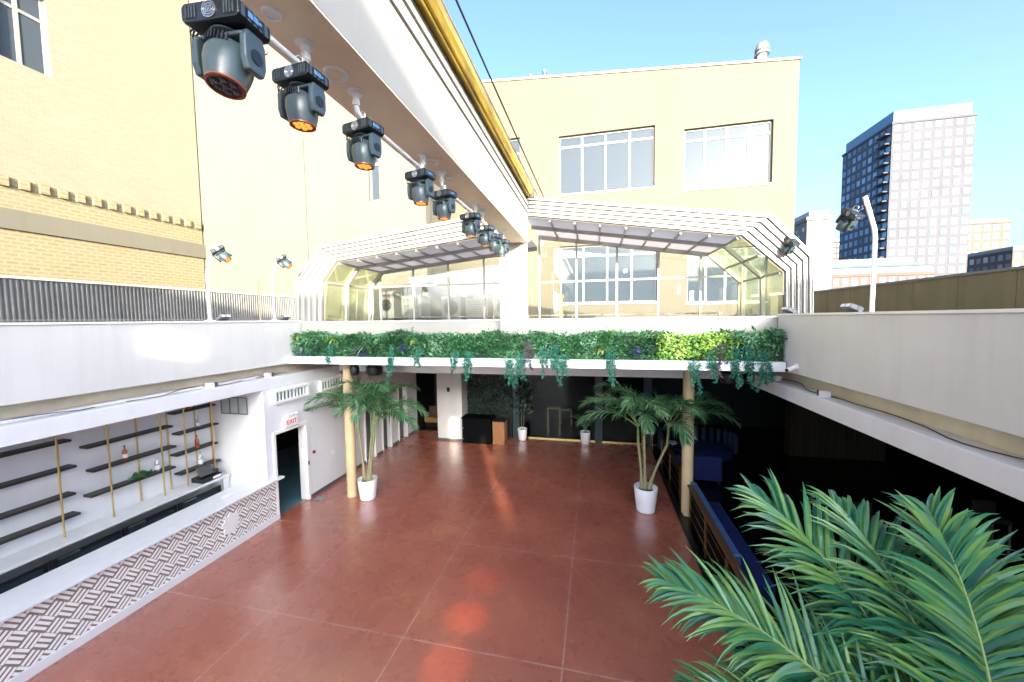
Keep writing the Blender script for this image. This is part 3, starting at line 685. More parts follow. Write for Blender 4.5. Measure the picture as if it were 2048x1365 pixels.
for i, (x, y, rz, l_) in enumerate(((-8.12, 6.62, 0, 'grey twin floodlight at the foot of the nearer left pole'), (-8.12, 8.30, 0, 'grey twin floodlight at the foot of the farther left pole'), (3.9, 8.6, 180, 'grey twin floodlight at the foot of the right arch'), (3.9, 6.72, 180, 'dark twin floodlight on the right parapet nearer the camera'))):
    o = fl if i == 0 else copy_tree(fl); o.location = (x, y, 5.136); o.scale = (.72, .72, .72); o.rotation_euler = (0, 0, R(rz)); tag(o, l_, 'floodlight', 'twin floodlights on the parapets')

# cable conduits along the left coping
b = MB(); b.tube([(-8.3, -2, 5.17), (-8.3, 6.4, 5.17), (-8.32, 8.6, 5.165)], .012, 6); tag(b.build('conduit', M['hvac'], smooth=True), 'thin grey conduit lying along the left parapet top', 'pipe')

# ================================================================ RETRACTABLE ENCLOSURE
def offset(pts, w):
    out = []
    for i, p in enumerate(pts):
        ns = []
        for a, b_ in ((i-1, i), (i, i+1)):
            if 0 <= a and b_ < len(pts):
                dx = pts[b_][0]-pts[a][0]; dz = pts[b_][1]-pts[a][1]; l = math.hypot(dx, dz); ns.append((dz/l, -dx/l))
        n = (sum(q[0] for q in ns)/len(ns), sum(q[1] for q in ns)/len(ns)); k = n[0]**2+n[1]**2
        out.append((p[0]+n[0]*w/k, p[1]+n[1]*w/k))
    return out
def band(mb, outer, inner, y0, y1):
    k = len(outer); n = mb.add([(x, y, z) for y in (y0, y1) for L in (outer, inner) for x, z in L])
    for i in range(k-1):
        o0, i0, o1, i1 = n+i, n+k+i, n+2*k+i, n+3*k+i
        mb.face(o0, o0+1, i0+1, i0); mb.face(o1, i1, i1+1, o1+1); mb.face(o0, o1, o1+1, o0+1); mb.face(i0, i0+1, i1+1, i1)
    mb.face(n, n+k, n+3*k, n+2*k); e = n+k-1; mb.face(e, e+2*k, e+3*k, e+k)
def lerp(A, B, q): return [(a[0]+(b_[0]-a[0])*q, a[1]+(b_[1]-a[1])*q) for a, b_ in zip(A, B)]
def enclosure(outer, inner, label, side):
    t = empty('glass_enclosure', ((outer[0][0]+outer[-1][0])/2, 9, 5.05)); tag(t, label, 'glass roof', 'telescoping roof sections')
    N = 5
    for k in range(N):
        A = lerp(outer, inner, k/N); B = lerp(outer, inner, (k+.87)/N); b = MB(); y = 8.88 + k*.075
        band(b, A, B, y, y+.10)
        A2 = lerp(outer, inner, (k+.10)/N); B2 = lerp(outer, inner, (k+.34)/N); band(b, A2, B2, y-.022, y)
        b.build('arch_frame', M['roof_white'], t)
        b = MB(); A = lerp(outer, inner, (k+.88)/N); B = lerp(outer, inner, (k+.99)/N); band(b, A, B, y+.05, y+.09); b.build('arch_gasket', M['frame_gap'], t)
    # skins from the frames back to the gable
    Pn = inner; Pi = offset(inner, .012) if side > 0 else offset(inner, .012)
    y0, y1 = 9.32, 11.4
    k = len(Pn)
    order = range(k-1)
    for i in order:
        vertical = abs(Pn[i][0]-Pn[i+1][0]) < .2; roof = abs(Pn[i][0]-Pn[i+1][0]) > 1.5
        b = MB(); band(b, Pn[i:i+2], offset(Pn[i:i+2], .012), y0, y1)
        b.build('roof_panel' if roof else 'side_panel', M['poly'] if roof else M['glass_green'], t)
    # intermediate and rear frames
    b = MB(); band(b, offset(Pn, .014), offset(Pn, .10), 10.15, 10.25); b.build('middle_frame', M['roof_white'], t)
    b = MB(); band(b, offset(Pn, .013), offset(Pn, .12), 11.38, 11.48); b.build('rear_frame', M['roof_white'], t)
    # ribs along the length
    for i in range(k-1):
        (xa, za), (xb, zb) = Pn[i], Pn[i+1]; L = math.hypot(xb-xa, zb-za); n = max(1, int(round(L/.62)))
        dx, dz = (xb-xa)/L, (zb-za)/L; nx, nz = dz, -dx
        for j in range(0 if i else 1, n):
            s_ = L*j/n
            if j == 0 and i == 0: continue
            px, pz = xa+dx*s_+nx*.013, za+dz*s_+nz*.013; b = MB()
            if abs(dx) > .5 or j == 0:
                h_ = .055
                for (ya, yb) in ((y0, 10.15), (10.25, 11.38)):
                    b.prism([(-.022, 0), (.022, 0), (.022, h_), (-.022, h_)], (px, ya, pz), Vector((dx, 0, dz)), Vector((nx, 0, nz)), Y, yb-ya)
                b.build('rib', M['roof_white'], t)
    return t
OL = [(-8.30, 5.09), (-8.24, 6.28), (-7.40, 7.17), (-1.75, 7.80)]; IL = [(-7.68, 5.09), (-7.62, 6.22), (-7.14, 6.78), (-1.75, 7.32)]
OR = [(-1.70, 8.03), (3.63, 7.22), (4.40, 6.36), (4.44, 5.05)]; IR = [(-1.70, 7.66), (3.16, 6.88), (4.04, 6.05), (4.07, 5.05)]
enclosure(OL, IL, 'left half of the white telescoping glass roof, partly behind the beam', -1)
enclosure(OR, IR, 'right half of the white telescoping glass roof, nearest the towers', 1)
# gable glazing
def zgable(P, x):
    for (xa, za), (xb, zb) in zip(P, P[1:]):
        if min(xa, xb) <= x <= max(xa, xb) and xb != xa: return za+(zb-za)*(x-xa)/(xb-xa)
    return 6
def gable(P, xs, zt, label):
    t = empty('gable_window', ((xs[0]+xs[-1])/2, 11.5, 5.05)); tag(t, label, 'window')
    P = offset(P, .12)
    for i, x in enumerate(xs):
        h = zgable(P, min(max(x, P[0][0]+.06), P[-1][0]-.06)) if P[0][0] < x < P[-1][0] else 6.2
        MB().box(x-.028, x+.028, 11.40, 11.46, 5.05, h).build('mullion', M['roof_white'], t)
    for i, (a, c_) in enumerate(zip(xs, xs[1:])):
        a_, c2 = a+.03, c_-.03
        MB().box(a_, c2, 11.405, 11.455, zt-.025, zt+.025).build('transom', M['roof_white'], t)
        ha, hc = zgable(P, max(a_, P[0][0]+.02)), zgable(P, min(c2, P[-1][0]-.02))
        MB().prism([(a_, zt+.026), (c2, zt+.026), (c2, hc), (a_, ha)], (0, 11.425, 0), X, Z, Y, .012).build('glass_pane', M['glass'], t)
        MB().prism([(a_, 5.10), (c2, 5.10), (c2, zt-.026), (a_, zt-.026)], (0, 11.425, 0), X, Z, Y, .012).build('glass_pane', M['glass'], t)
    MB().box(xs[0]-.03, xs[-1]+.03, 11.40, 11.47, 5.0, 5.05).build('sill', M['roof_white'], t)
gable(IL, [-7.5, -7.18, -5.94, -4.69, -3.47, -2.3], 6.24, 'left glazed gable with equipment visible behind it')
gable(IR, [-1.68, -.55, .63, 1.79, 2.91, 3.9], 6.21, 'right glazed gable with the cream building visible behind it')

# ================================================================ ROOFTOP EQUIPMENT BEHIND THE GLAZING
def hvac(x0, x1, y0, z1, label, k):
    t = empty('rooftop_unit', ((x0+x1)/2, y0, 5.0)); tag(t, label, 'air unit', 'rooftop air units behind the left glazing')
    MB().box(x0, x1, y0, y0+.8, 5.16, z1).build('cabinet', M['hvac'], t, bevel=.02)
    b = MB(); b.box(x0+.02, x1-.02, y0+.05, y0+.75, 5.0, 5.158); b.build('plinth', M['darkgrey'], t)
    if k % 2 == 0:
        b = MB(); c = ((x0+x1)/2, y0-.002, (5.16+z1)/2); rr_ = min(x1-x0, z1-5.16)*.36
        m3 = Matrix.Rotation(R(90), 3, 'X')
        for q in range(4): b.lathe([(rr_*(1-q*.22), 0), (rr_*(1-q*.22), .012), (rr_*(1-q*.22)-.012, .012), (rr_*(1-q*.22)-.012, 0)], c, 28, m3)
        b.build('fan_guard', M['darkgrey'], t)
    else:
        b = MB()
        for q in range(8): b.box(x0+.08, x1-.08, y0-.012, y0-.001, 5.3+q*.07, 5.33+q*.07)
        b.build('louvre', M['darkgrey'], t)
    MB().box(x0+.1, x0+.32, y0-.006, y0-.001, z1-.2, z1-.12).build('badge', M['reddev'] if k == 0 else M['darkgrey'], t)
for k, (a, c_, y, z_) in enumerate(((-7.9, -7.3, 12.45, 6.18), (-7.0, -6.2, 12.48, 6.0), (-5.9, -5.1, 13.6, 6.0), (-4.9, -4.0, 13.6, 6.1), (-3.7, -2.9, 13.4, 5.95))):
    hvac(a, c_, y, z_, ['tall grey cabinet with a red badge behind the left edge of the glazing', 'louvred grey air unit, second from the left behind the glazing', 'grey air unit with a round fan in the middle of the left glazing', 'louvred grey air unit right of the middle fan unit', 'grey fan unit beside the beam pier behind the glazing'][k], k)
for x, y, h, l_ in ((-5.6, 14.6, 7.0, 'pair of thin grey pipes rising behind the middle air unit'), (-3.95, 14.5, 7.2, 'pair of dark pipes rising behind the right air units')):
    b = MB(); b.tube([(x, y, 5.0), (x, y, h)], .035, 8); b.tube([(x+.16, y, 5.0), (x+.16, y, h)], .035, 8); b.box(x-.05, x+.21, y-.06, y-.04, 5.9, 5.95); b.box(x-.05, x+.21, y-.06, y-.04, 6.6, 6.65)
    tag(b.build('riser_pipe', M['darkgrey'], smooth=True), l_, 'pipe')
b = MB(); b.box(-8.2, 3.8, 12.4, 12.46, 5.18, 5.22)
for k in range(9): b.box(-8.15+k*1.48, -8.11+k*1.48, 12.4, 12.46, 5.0, 5.18)
tag(b.build('roof_rail', M['hvac']), 'low grey conduit rail on the roof behind the glazing', 'rail')
b = MB(); b.tube([(-1.2, 13.5, 5.0), (-1.2, 13.5, 5.75), (-1.2, 14.2, 5.95)], .05, 10); tag(b.build('vent_pipe', mat('yellow_pipe', (.70, .45, .06), .5, bmp=0), smooth=True), 'yellow gas pipe on the roof behind the right glazing', 'pipe')

# ================================================================ BACK BUILDING
def window_unit(parent, o, u, n_in, w_, h_, cols, transom=.18, fm='white_trim', deep=.16, pane='pane'):
    """frame and mullions set back in an opening at o (lower left), u right, n_in inward"""
    o, u, n_in = map(Vector, (o, u, n_in)); q = o + n_in*deep; th = .07
    fr = MB()
    def bar(a0, a1, b0, b1, d=.06):
        fr.prism([(a0, b0), (a1, b0), (a1, b1), (a0, b1)], q, u, Z, n_in, d)
    bar(0, w_, 0, th); bar(0, w_, h_-th, h_); bar(0, th, th, h_-th); bar(w_-th, w_, th, h_-th)
    tz = h_*(1-transom) if transom else None
    for k in range(1, cols):
        xx = w_*k/cols; wd = .10 if k % 2 == 0 or cols <= 4 else .05
        bar(xx-wd/2, xx+wd/2, th, h_-th)
    if tz:
        for k in range(cols):
            a0 = th if k == 0 else w_*k/cols+.051; a1 = w_-th if k == cols-1 else w_*(k+1)/cols-.051
            bar(a0, a1, tz-.05, tz+.05, .055)
    f = fr.build('window', M[fm], parent)
    pb = MB(); pb.prism([(.01, .01), (w_-.01, .01), (w_-.01, h_-.01), (.01, h_-.01)], q + n_in*.03, u, Z, n_in, .008); pb.build('pane', M[pane], f)
    rm = MB(); rm.prism([(.0, .0), (w_, .0), (w_, h_), (.0, h_)], q + n_in*.5, u, Z, n_in, .02); rm.build('room_blind', M['white'] , f)
    return f
t = empty('building', (1.5, 19.2, -.3)); tag(t, 'cream stucco building with two big white framed windows behind the glass roof', 'building')
WB = [(-1.78, 2.78, 11.35, 14.22), (4.08, 7.78, 11.08, 13.86), (-4.4, -3.78, 11.5, 14.42), (-1.76, 2.95, 5.85, 8.75), (4.3, 7.7, 5.75, 8.3)]
b = MB()
b.wall((0, 19.2, 0), X, Z, Y, .3, -9.4, 8.72, -.3, 16.2, WB)
for v_ in range(0): pass
b.build('wall', M['stucco'], t)
b = MB(); b.wall((8.72, 0, 0), Y, Z, -X, .3, 19.5, 34, -.3, 16.19); b.box(-9.4, 8.4, 33.7, 34, -.3, 16.1); b.box(-9.4, 8.41, 19.51, 33.69, 15.8, 16.0); b.build('side_wall', M['stucco'], t)
# sloping top: a parapet wedge following the roof line
b = MB(); b.prism([(-9.4, 16.205), (8.72, 16.205), (8.72, 16.25), (-9.4, 17.68)], (0, 19.2, 0), X, Z, Y, .3)
b.build('parapet', M['stucco'], t)
b = MB(); b.prism([(-9.45, 17.688), (8.78, 16.25), (8.78, 16.33), (-9.45, 17.77)], (0, 19.13, 0), X, Z, Y, .45); b.build('coping', M['white'], t)
for x0, x1, z0, z1 in WB:
    if x1-x0 > 1: window_unit(t, (x0, 19.2, z0), X, Y, x1-x0, z1-z0, 4)
    else: window_unit(t, (x0, 19.2, z0), X, Y, x1-x0, z1-z0, 1, .25)
for x0, x1, z0, z1 in WB: MB().box(x0-.04, x1+.04, 19.14, 19.30, z0-.07, z0-.003).build('sill', M['white'], t)
b = MB(); b.lathe([(.035, 0), (.035, .05)], (2.9, 19.2, 11.1), 12, Matrix.Rotation(R(90), 3, 'X')); b.build('wall_fitting', M['darkgrey'], t)
t = empty('chimney_pipe', (7.5, 19.9, 16.5)); tag(t, 'white flue pipe with a ringed cap on the cream building', 'chimney')
MB().lathe([(.19, -.6), (.19, 1.15), (.15, 1.16)], (7.5, 19.9, 16.25), 20).build('flue', M['white'], t, smooth=True)
MB().lathe([(.22, .82), (.30, .84), (.30, .92), (.24, .95), (.24, 1.0), (.29, 1.03), (.29, 1.12), (.22, 1.32), (.1, 1.36)], (7.5, 19.9, 16.25), 24).build('cap', M['hvac'], t, smooth=True)
for x, h, l_ in ((-3.3, .42, 'left of two short vent pipes on the cream roof edge'), (-2.55, .52, 'right of two short vent pipes on the cream roof edge')):
    b = MB(); b.lathe([(.08, 0), (.08, h*.75), (.11, h*.75), (.11, h), (.04, h+.02)], (x, 19.7, 17.32), 12); b.lathe([(.06, -1), (.06, 0)], (x, 19.7, 17.32), 10); tag(b.build('vent_pipe', M['darkgrey'], smooth=True), l_, 'pipe')

# tall cream building on the left
t = empty('building', (-16, 19, -.3)); tag(t, 'tall pale cream building with one narrow window behind the left parapet', 'building')
b = MB(); b.wall((0, 13.26, 0), X, Z, Y, .4, -26, -11.62, 5.04, 34); b.build('wall', M['stucco_pale'], t)
b = MB(); b.wall((0, 13.275, 0), X, Z, Y, .4, -11.6, -6.3, 5.04, 34, [(-8.7, -8.24, 9.8, 11.6)]); b.build('wall', M['stucco_pale'], t)
b = MB(); b.box(-11.72, -11.62, 13.662, 13.70, 5.04, 33); b.build('wall_return', M['stucco_pale'], t)
b = MB(); b.box(-26, -6.9, 16, 16.3, 5.04, 34); b.box(-6.9, -6.6, 14.16, 16, 5.04, 34); b.build('rear_shell', M['stucco_pale'], t)
window_unit(t, (-8.7, 13.275, 9.8), X, Y, .46, 1.8, 1, .2, deep=.12)
MB().box(-15.4, -13.1, 13.2, 13.258, 16.05, 16.15).build('ledge', M['stucco_pale'], t)
# brick building far left
t = empty('building', (-17.5, 4, -.3)); tag(t, 'tan brick building with corbelled bands at the far left', 'building')
b = MB(); b.box(-24, -17, -8, 13.2, -.3, 7.95); b.build('lower_wall', M['brick_y'], t)
b = MB(); b.box(-24, -16.93, -8, 13.25, 7.952, 8.55); b.build('string_course', M['stucco_pale'], t)
b = MB(); b.box(-24, -17, -8, 13.2, 8.552, 9.5); b.build('corbel_band', M['brick_y'], t)
for k in range(36): MB().box(-17.0, -16.9, 13.1-k*.42-.2, 13.1-k*.42, 9.2, 9.498).build('corbel', M['brick_y'], t)
b = MB(); b.wall((-17.002, 0, 0), Y, Z, -X, 7, -8, 13.2, 9.502, 30, [(4.2, 5.4, 13, 15.4), (7.6, 8.8, 13, 15.4), (4.2, 5.4, 18, 20.4), (7.6, 8.8, 18, 20.4)]); b.build('upper_wall', M['brick'], t)
for y0 in (4.2, 7.6):
    for z0 in (13, 18): window_unit(t, (-17.002, y0, z0), Y, -X, 1.2, 2.4, 2, .3)

# fences on the decks
def corrugated(x, y0, y1, z0, z1, label, cat='fence'):
    t = empty('metal_fence', (x, (y0+y1)/2, z0)); tag(t, label, cat)
    b = MB(); n = int((y1-y0)/.085); pts = []
    for i in range(n+1):
        yy = y0+i*.085; pts += [(yy, 0), (yy+.03, 0), (yy+.045, .03), (yy+.07, .03)]
    n0 = b.add([(x+d, yy, zz) for yy, d in pts for zz in (z0, z1)])
    for i in range(len(pts)-1): b.face(n0+2*i, n0+2*i+2, n0+2*i+3, n0+2*i+1)
    b.box(x-.03, x-.004, y0, y1, z0, z1)
    b.build('sheet', M['corr'], t)
    MB().box(x-.05, x+.06, y0-.02, y1+.04, z1, z1+.06).build('cap_rail', M['tan'], t); MB().box(x-.05, x+.05, y0-.02, y1+.04, z0-.06, z0).build('bottom_rail', M['hvac'], t)
corrugated(-12, .5, 14, 5.12, 6.08, 'grey corrugated metal fence on the left roof deck')
t = empty('panel_fence', (8, 11, 5.04)); tag(t, 'olive panel fence on the right roof deck in front of the towers', 'fence')
for k in range(14): MB().box(8, 8.05, 2+k*1.2+.006, 2+(k+1)*1.2-.006, 5.05, 5.93).build('panel', M['olive'], t)
MB().box(7.97, 8.09, 2, 18.8, 5.931, 5.99).build('cap_rail', M['hvac'], t)

# ================================================================ TOWERS
def tower(x0, x1, y, dep, z1, nc, nr, wc, gc, label, top=None, balc=False, name='tower', z0=-.3, ww=.6, wh=.6):
    t = empty(name, ((x0+x1)/2, y, z0)); tag(t, label, 'building')
    wc = tuple(q*.15 for q in wc); gc = tuple(q*.45 for q in gc); m1 = mat('tower_wall', wc, .8, var=.08, scale=.1, bmp=0); m2 = mat('tower_glass', gc, .5, var=.35, scale=.3, bmp=0, spec=.15)
    tt = m2.node_tree; gg = tt.nodes.new('ShaderNodeNewGeometry')
    tt.links.new(ramp(tt, gg.outputs['Random Per Island'], [(.1, tuple(q*.45 for q in gc)), (.6, gc), (.95, tuple(q*1.7 for q in gc))]), tt.nodes['Principled BSDF'].inputs['Base Color'])
    MB().box(x0, x1, y, y+dep, z0, z1).build('wall', m1, t)
    sx = (x1-x0)/nc; sz = (z1-z0-1)/nr; b = MB(); sy_ = dep/max(1, int(dep/sx)); ny = max(1, int(dep/sx))
    for i in range(nc):
        for j in range(nr):
            b.box(x0+(i+.5-ww/2)*sx, x0+(i+.5+ww/2)*sx, y-.06, y-.005, z0+.6+(j+.5-wh/2)*sz, z0+.6+(j+.5+wh/2)*sz)
    for i in range(ny):
        for j in range(nr):
            b.box(x0-.06, x0-.005, y+(i+.5-ww/2)*sy_, y+(i+.5+ww/2)*sy_, z0+.6+(j+.5-wh/2)*sz, z0+.6+(j+.5+wh/2)*sz)
    o = b.build('windows', m2, t); o['kind'] = 'stuff'
    if balc:
        b = MB()
        for j in range(nr): b.box(x0-1.2, x0-.07, y+.5, y+4, z0+.6+j*sz, z0+.6+j*sz+.35)
        o = b.build('balconies', m1, t); o['kind'] = 'stuff'
    MB().box(x0+.5, x1-.5, y+.5, y+dep-.5, z1+.002, z1+(top or 1)).build('roof_crown', m2, t)
    MB().box(x0-.2, x1+.2, y-.2, y+dep+.2, z1-.6, z1-.02).build('cornice', m1, t)
tower(76.4, 94, 120, 20, 55.5, 8, 22, (.30, .30, .38), (.20, .42, .62), 'tall mauve and blue tower with balconies at the right', 3.0, True)
tower(100.5, 116, 205, 18, 39.5, 9, 15, (.30, .22, .24), (.45, .45, .50), 'brown mid-rise tower behind the moving head at the right')
tower(98, 112, 240, 18, 31, 6, 10, (.22, .28, .40), (.5, .55, .65), 'slim blue grey tower left of the brown mid-rise')
tower(43.8, 62, 85, 12, 13.0, 12, 5, (.50, .30, .26), (.30, .42, .52), 'low pink brick building in front of the towers', 1.0)
tower(33.6, 37.3, 70, 8, 21, 2, 7, (.75, .74, .68), (.6, .6, .58), 'narrow white building beside the cream one', 1.0, ww=.2, wh=.2)
tower(43.3, 47.6, 92, 8, 17.6, 3, 6, (.55, .26, .10), (.3, .3, .3), 'orange brick building edge behind the right arch')
tower(48, 66, 95, 10, 15.8, 10, 6, (.30, .42, .46), (.45, .58, .66), 'glassy teal office block behind the low pink building', 1.2, ww=.8)
tower(104, 128, 150, 20, 34, 10, 12, (.42, .34, .28), (.35, .45, .5), 'tan apartment block at the far right')
tower(110, 130, 128, 20, 22, 10, 8, (.38, .36, .36), (.35, .45, .5), 'grey apartment block at the far right edge')
tower(70, 98, 90, 14, 10, 14, 4, (.45, .38, .33), (.32, .4, .46), 'low tan warehouse at the far right')

# unseen wall added behind the camera: shades the hall, its openings shape sun patches
t = empty('building', (11, -22.2, -.3)); tag(t, 'unseen white shadow wall added behind the viewer, slit to let sun patches through', 'building')
holes = [(10.38, 10.80, 6.5, 7.95), (9.08, 9.38, 7.6, 8.6), (3.2, 3.6, 10.25, 10.7), (13.85, 15.15, 10.45, 14), (12.6, 13.85, 11.3, 14)]
b = MB(); b.wall((0, -22, 0), X, Z, -Y, .2, -4.0, 30, -.3, 12.4, holes); b.build('wall', M['white_warm'], t)

# ================================================================ BAR
t = empty('bar_counter', (-8.3, 3, 0)); tag(t, 'long white topped bar counter with a basket weave tiled front', 'bar counter')
MB().box(-8.12, -7.975, -4, 7.70, .16, 1.04).build('tiled_front', M['weave'], t)
MB().box(-8.14, -7.955, -4, 7.715, 0, .158).build('kick_board', M['white'], t, bevel=.006)
MB().box(-8.62, -7.85, -4, 7.80, 1.06, 1.11).build('counter_top', M['counter'], t, bevel=.008)
MB().box(-8.60, -7.93, -4, 7.73, 1.041, 1.058).build('top_trim', M['white'], t)
MB().box(-8.55, -8.13, -4, 7.7, .0, 1.04).build('cabinet', M['white'], t)
# white emblem on the bar front, a torn leaf like splash
em = [(-.20, .02), (-.13, .07), (-.10, .16), (-.04, .13), (-.02, .21), (.03, .18), (.05, .10), (.13, .16), (.17, .08), (.15, -.02), (.20, -.08), (.11, -.10), (.07, -.20), (.01, -.13), (-.04, -.22), (-.07, -.12), (-.15, -.16), (-.12, -.06)]
o = MB().prism([(a*1.15, c_*1.3) for a, c_ in em], (-7.974, 6.42, .60), Y, Z, X, .012).build('emblem', M['white_metal'], t)
b = MB(); b.lathe([(.09, 0), (.10, .012), (.02, .014)], (-8.25, 6.6, 1.111), 20, None, .8, 1.4); tag(b.build('dish', M['pot'], smooth=True), 'small white oval dish lying on the bar top', 'dish')
t = empty('back_counter', (-9.3, 4, 0)); tag(t, 'white back bar counter below the shelves', 'counter')
MB().box(-9.58, -9.08, -4, 7.40, 1.20, 1.25).build('counter_top', M['counter'], t, bevel=.006)
MB().box(-9.58, -9.15, 7.25, 7.40, 0, 1.198).build('end_panel', M['white'], t)
t = empty('bar_fridge', (-9.3, 5, 0)); tag(t, 'low stainless bar fridge with dark glass doors under the back counter', 'fridge')
MB().box(-9.57, -9.16, -3.5, 7.22, 0.02, 1.17).build('cabinet', M['steel'], t)
for k in range(10):
    y1 = 7.16-k*1.0; f = MB(); f.box(-9.158, -9.12, y1-.96, y1, .16, .21); f.box(-9.158, -9.12, y1-.96, y1, .99, 1.04); f.box(-9.158, -9.12, y1-.96, y1-.91, .21, .99); f.box(-9.158, -9.12, y1-.05, y1, .21, .99)
    d = f.build('door', M['black'], t); MB().box(-9.150, -9.135, y1-.91, y1-.05, .21, .99).build('door_glass', M['pane'] if False else M['window_dark'], d); MB().box(-9.119, -9.10, y1-.88, y1-.60, 1.0, 1.03).build('handle', M['steel'], d)
# shelving
def shelf_unit(y0, y1, zs, ups, label):
    t = empty('wall_shelf', (-9.45, (y0+y1)/2, 1.25)); tag(t, label, 'shelf', 'open shelves on the back bar wall')
    for i, z_ in enumerate(zs): MB().box(-9.58, -9.36, y0+.06*(i % 2), y1+.04*(i % 2), z_-.045, z_).build('shelf_board', M['shelf'], t, bevel=.004)
    for yy, xx in ups: b = MB(); b.tube([(xx, yy, 1.252), (xx, yy, 3.42)], .016, 10); b.build('upright', M['brass'], t, smooth=True)
shelf_unit(6.40, 7.34, [3.05, 2.55, 2.07, 1.60], [(6.58, -9.355), (6.98, -9.575), (7.22, -9.355), (7.36, -9.575)], 'right hand brass and dark wood shelves on the back bar wall')
shelf_unit(4.9, 6.36, [2.78, 2.30, 1.83], [(5.2, -9.355), (5.8, -9.575), (6.1, -9.355), (6.38, -9.575)], 'left hand brass and dark wood shelves on the back bar wall')
shelf_unit(2.6, 4.7, [3.0, 2.5, 2.0, 1.6], [(2.8, -9.355), (3.6, -9.575), (4.5, -9.355)], 'shelves on the back bar wall farthest towards the camera')
def bottle(x, y, z, h, m, label, lab='paper'):
    t = empty('bottle', (x, y, z)); tag(t, label, 'bottle'); r = h*.14
    MB().lathe([(r*.9, 0), (r, .01), (r, h*.55), (r*.8, h*.66), (r*.32, h*.76), (r*.32, h*.93)], (x, y, z), 18).build('glass', M[m], t, smooth=True)
    MB().lathe([(r*.38, h*.93), (r*.38, h), (r*.2, h+.003)], (x, y, z), 14).build('cap', M['black' if m != 'bottle' else 'steel'], t, smooth=True)
    if lab: MB().lathe([(r*1.02, h*.15), (r*1.02, h*.42)], (x, y, z), 18).build('label', M[lab], t, smooth=True)
bottle(-9.44, 6.95, 2.552, .30, 'bottle', 'clear bottle on the second shelf from the top')
bottle(-9.44, 6.90, 2.072, .30, 'amber', 'amber liquor bottle on the third shelf', 'reddev')
bottle(-9.44, 6.95, 1.602, .36, 'bottle', 'tall clear bottle on the lowest right hand shelf')
bottle(-9.44, 6.05, 1.832, .32, 'bottle', 'clear bottle on the lowest left hand shelf')
bottle(-9.44, 6.75, 3.052, .28, 'amber', 'amber bottle on the top right hand shelf', None)
bottle(-9.44, 5.5, 2.302, .30, 'amber', 'amber bottle on the middle left hand shelf')
b = MB(); b.open = True; leaves(b, 260, lambda: (random.gauss(-9.43, .03), random.gauss(5.75, .08), 1.85+abs(random.gauss(0, .035))), .04, .08, .6); tag(b.build('small_plant', M['hedge']), 'small green plant trailing on the lowest left shelf', 'plant')
t = empty('cash_register', (-9.28, 6.98, 1.25)); tag(t, 'black cash register with a tilted screen on the back counter', 'cash register')
MB().box(-9.48, -9.12, 6.74, 7.20, 1.252, 1.36).build('drawer', M['black'], t, bevel=.008); MB().box(-9.119, -9.113, 6.98, 7.18, 1.28, 1.335).build('front_plate', M['paper'], t)
MB().obox((-9.27, 6.92, 1.50), (.012, .17, .12), Matrix.Rotation(R(-35), 3, 'Y')).build('screen', M['gun'], t, bevel=.006); MB().obox((-9.257, 6.92, 1.509), (.002, .15, .10), Matrix.Rotation(R(-35), 3, 'Y')).build('screen_glass', M['window_dark'], t)
MB().box(-9.36, -9.30, 6.88, 6.96, 1.36, 1.46).build('stand', M['black'], t); MB().box(-9.42, -9.2, 7.06, 7.19, 1.361, 1.46).build('printer', M['black'], t, bevel=.01)

# louvre vents, exit sign and small devices on the side wall
def louvre(y0, y1, z0, z1, n, label):
    t = empty('louvre_vent', (-7.98, (y0+y1)/2, z0)); tag(t, label, 'vent', 'white louvred vents on the side wall')
    b = MB(); b.box(-8.0, -7.90, y0, y1, z0, z0+.06); b.box(-8.0, -7.90, y0, y1, z1-.05, z1); b.box(-8.0, -7.90, y0, y0+.06, z0+.06, z1-.05); b.box(-8.0, -7.90, y1-.06, y1, z0+.06, z1-.05); b.build('frame', M['white_metal'], t, bevel=.004)
    MB().box(-7.999, -7.992, y0+.06, y1-.06, z0+.06, z1-.05).build('backing', mat('pale_blue_grey', (.20, .26, .30), .6, bmp=0), t)
    for k in range(1, n): yy = y0+.06+(y1-y0-.12)*k/n; MB().obox((-7.945, yy, (z0+z1)/2), (.022, .009, (z1-z0)/2-.06), Matrix.Rotation(R(-8), 3, 'Z')).build('slat', M['white_metal'], t)
louvre(7.68, 8.84, 3.0, 3.34, 9, 'white slatted vent above the exit doorway')
louvre(9.3, 10.5, 3.0, 3.34, 9, 'white slatted vent behind the left palm fronds')
t = empty('exit_sign', (-7.97, 8.2, 2.29)); tag(t, 'white exit sign with red letters and two small lamps above the doorway', 'exit sign')
MB().box(-7.999, -7.93, 7.98, 8.42, 2.30, 2.56).build('case', M['signface'], t, bevel=.008)
text_mesh('lettering', 'EXIT', .165, M['red'], (-7.926, 8.20, 2.425), Euler((R(90), 0, R(90))), t)
for yy in (8.06, 8.2, 8.34):
    b = MB(); b.lathe([(.03, 0), (.038, .05), (.03, .055)], (-7.95, yy, 2.62), 16, Matrix.Rotation(R(70), 3, 'Y')); b.box(-7.975, -7.955, yy-.01, yy+.01, 2.561, 2.61); b.build('emergency_lamp', M['signface'], t, smooth=True)
b = MB(); b.lathe([(.045, 0), (.045, .03), (.02, .035)], (-7.998, 9.0, 1.3), 16, Matrix.Rotation(R(90), 3, 'Y')); tag(b.build('fire_alarm', M['reddev'], smooth=True), 'small dark red round alarm button right of the doorway', 'alarm')
tag(MB().box(-8.0, -7.985, 9.75, 9.83, .95, 1.07).build('wall_socket', M['white_metal'], bevel=.004), 'white wall plate low on the side wall behind the column', 'socket')
tag(MB().box(-7.86, -7.60, 8.72, 8.95, .002, .012).build('floor_plate', M['steel']), 'square metal plate set in the red floor by the doorway', 'plate')
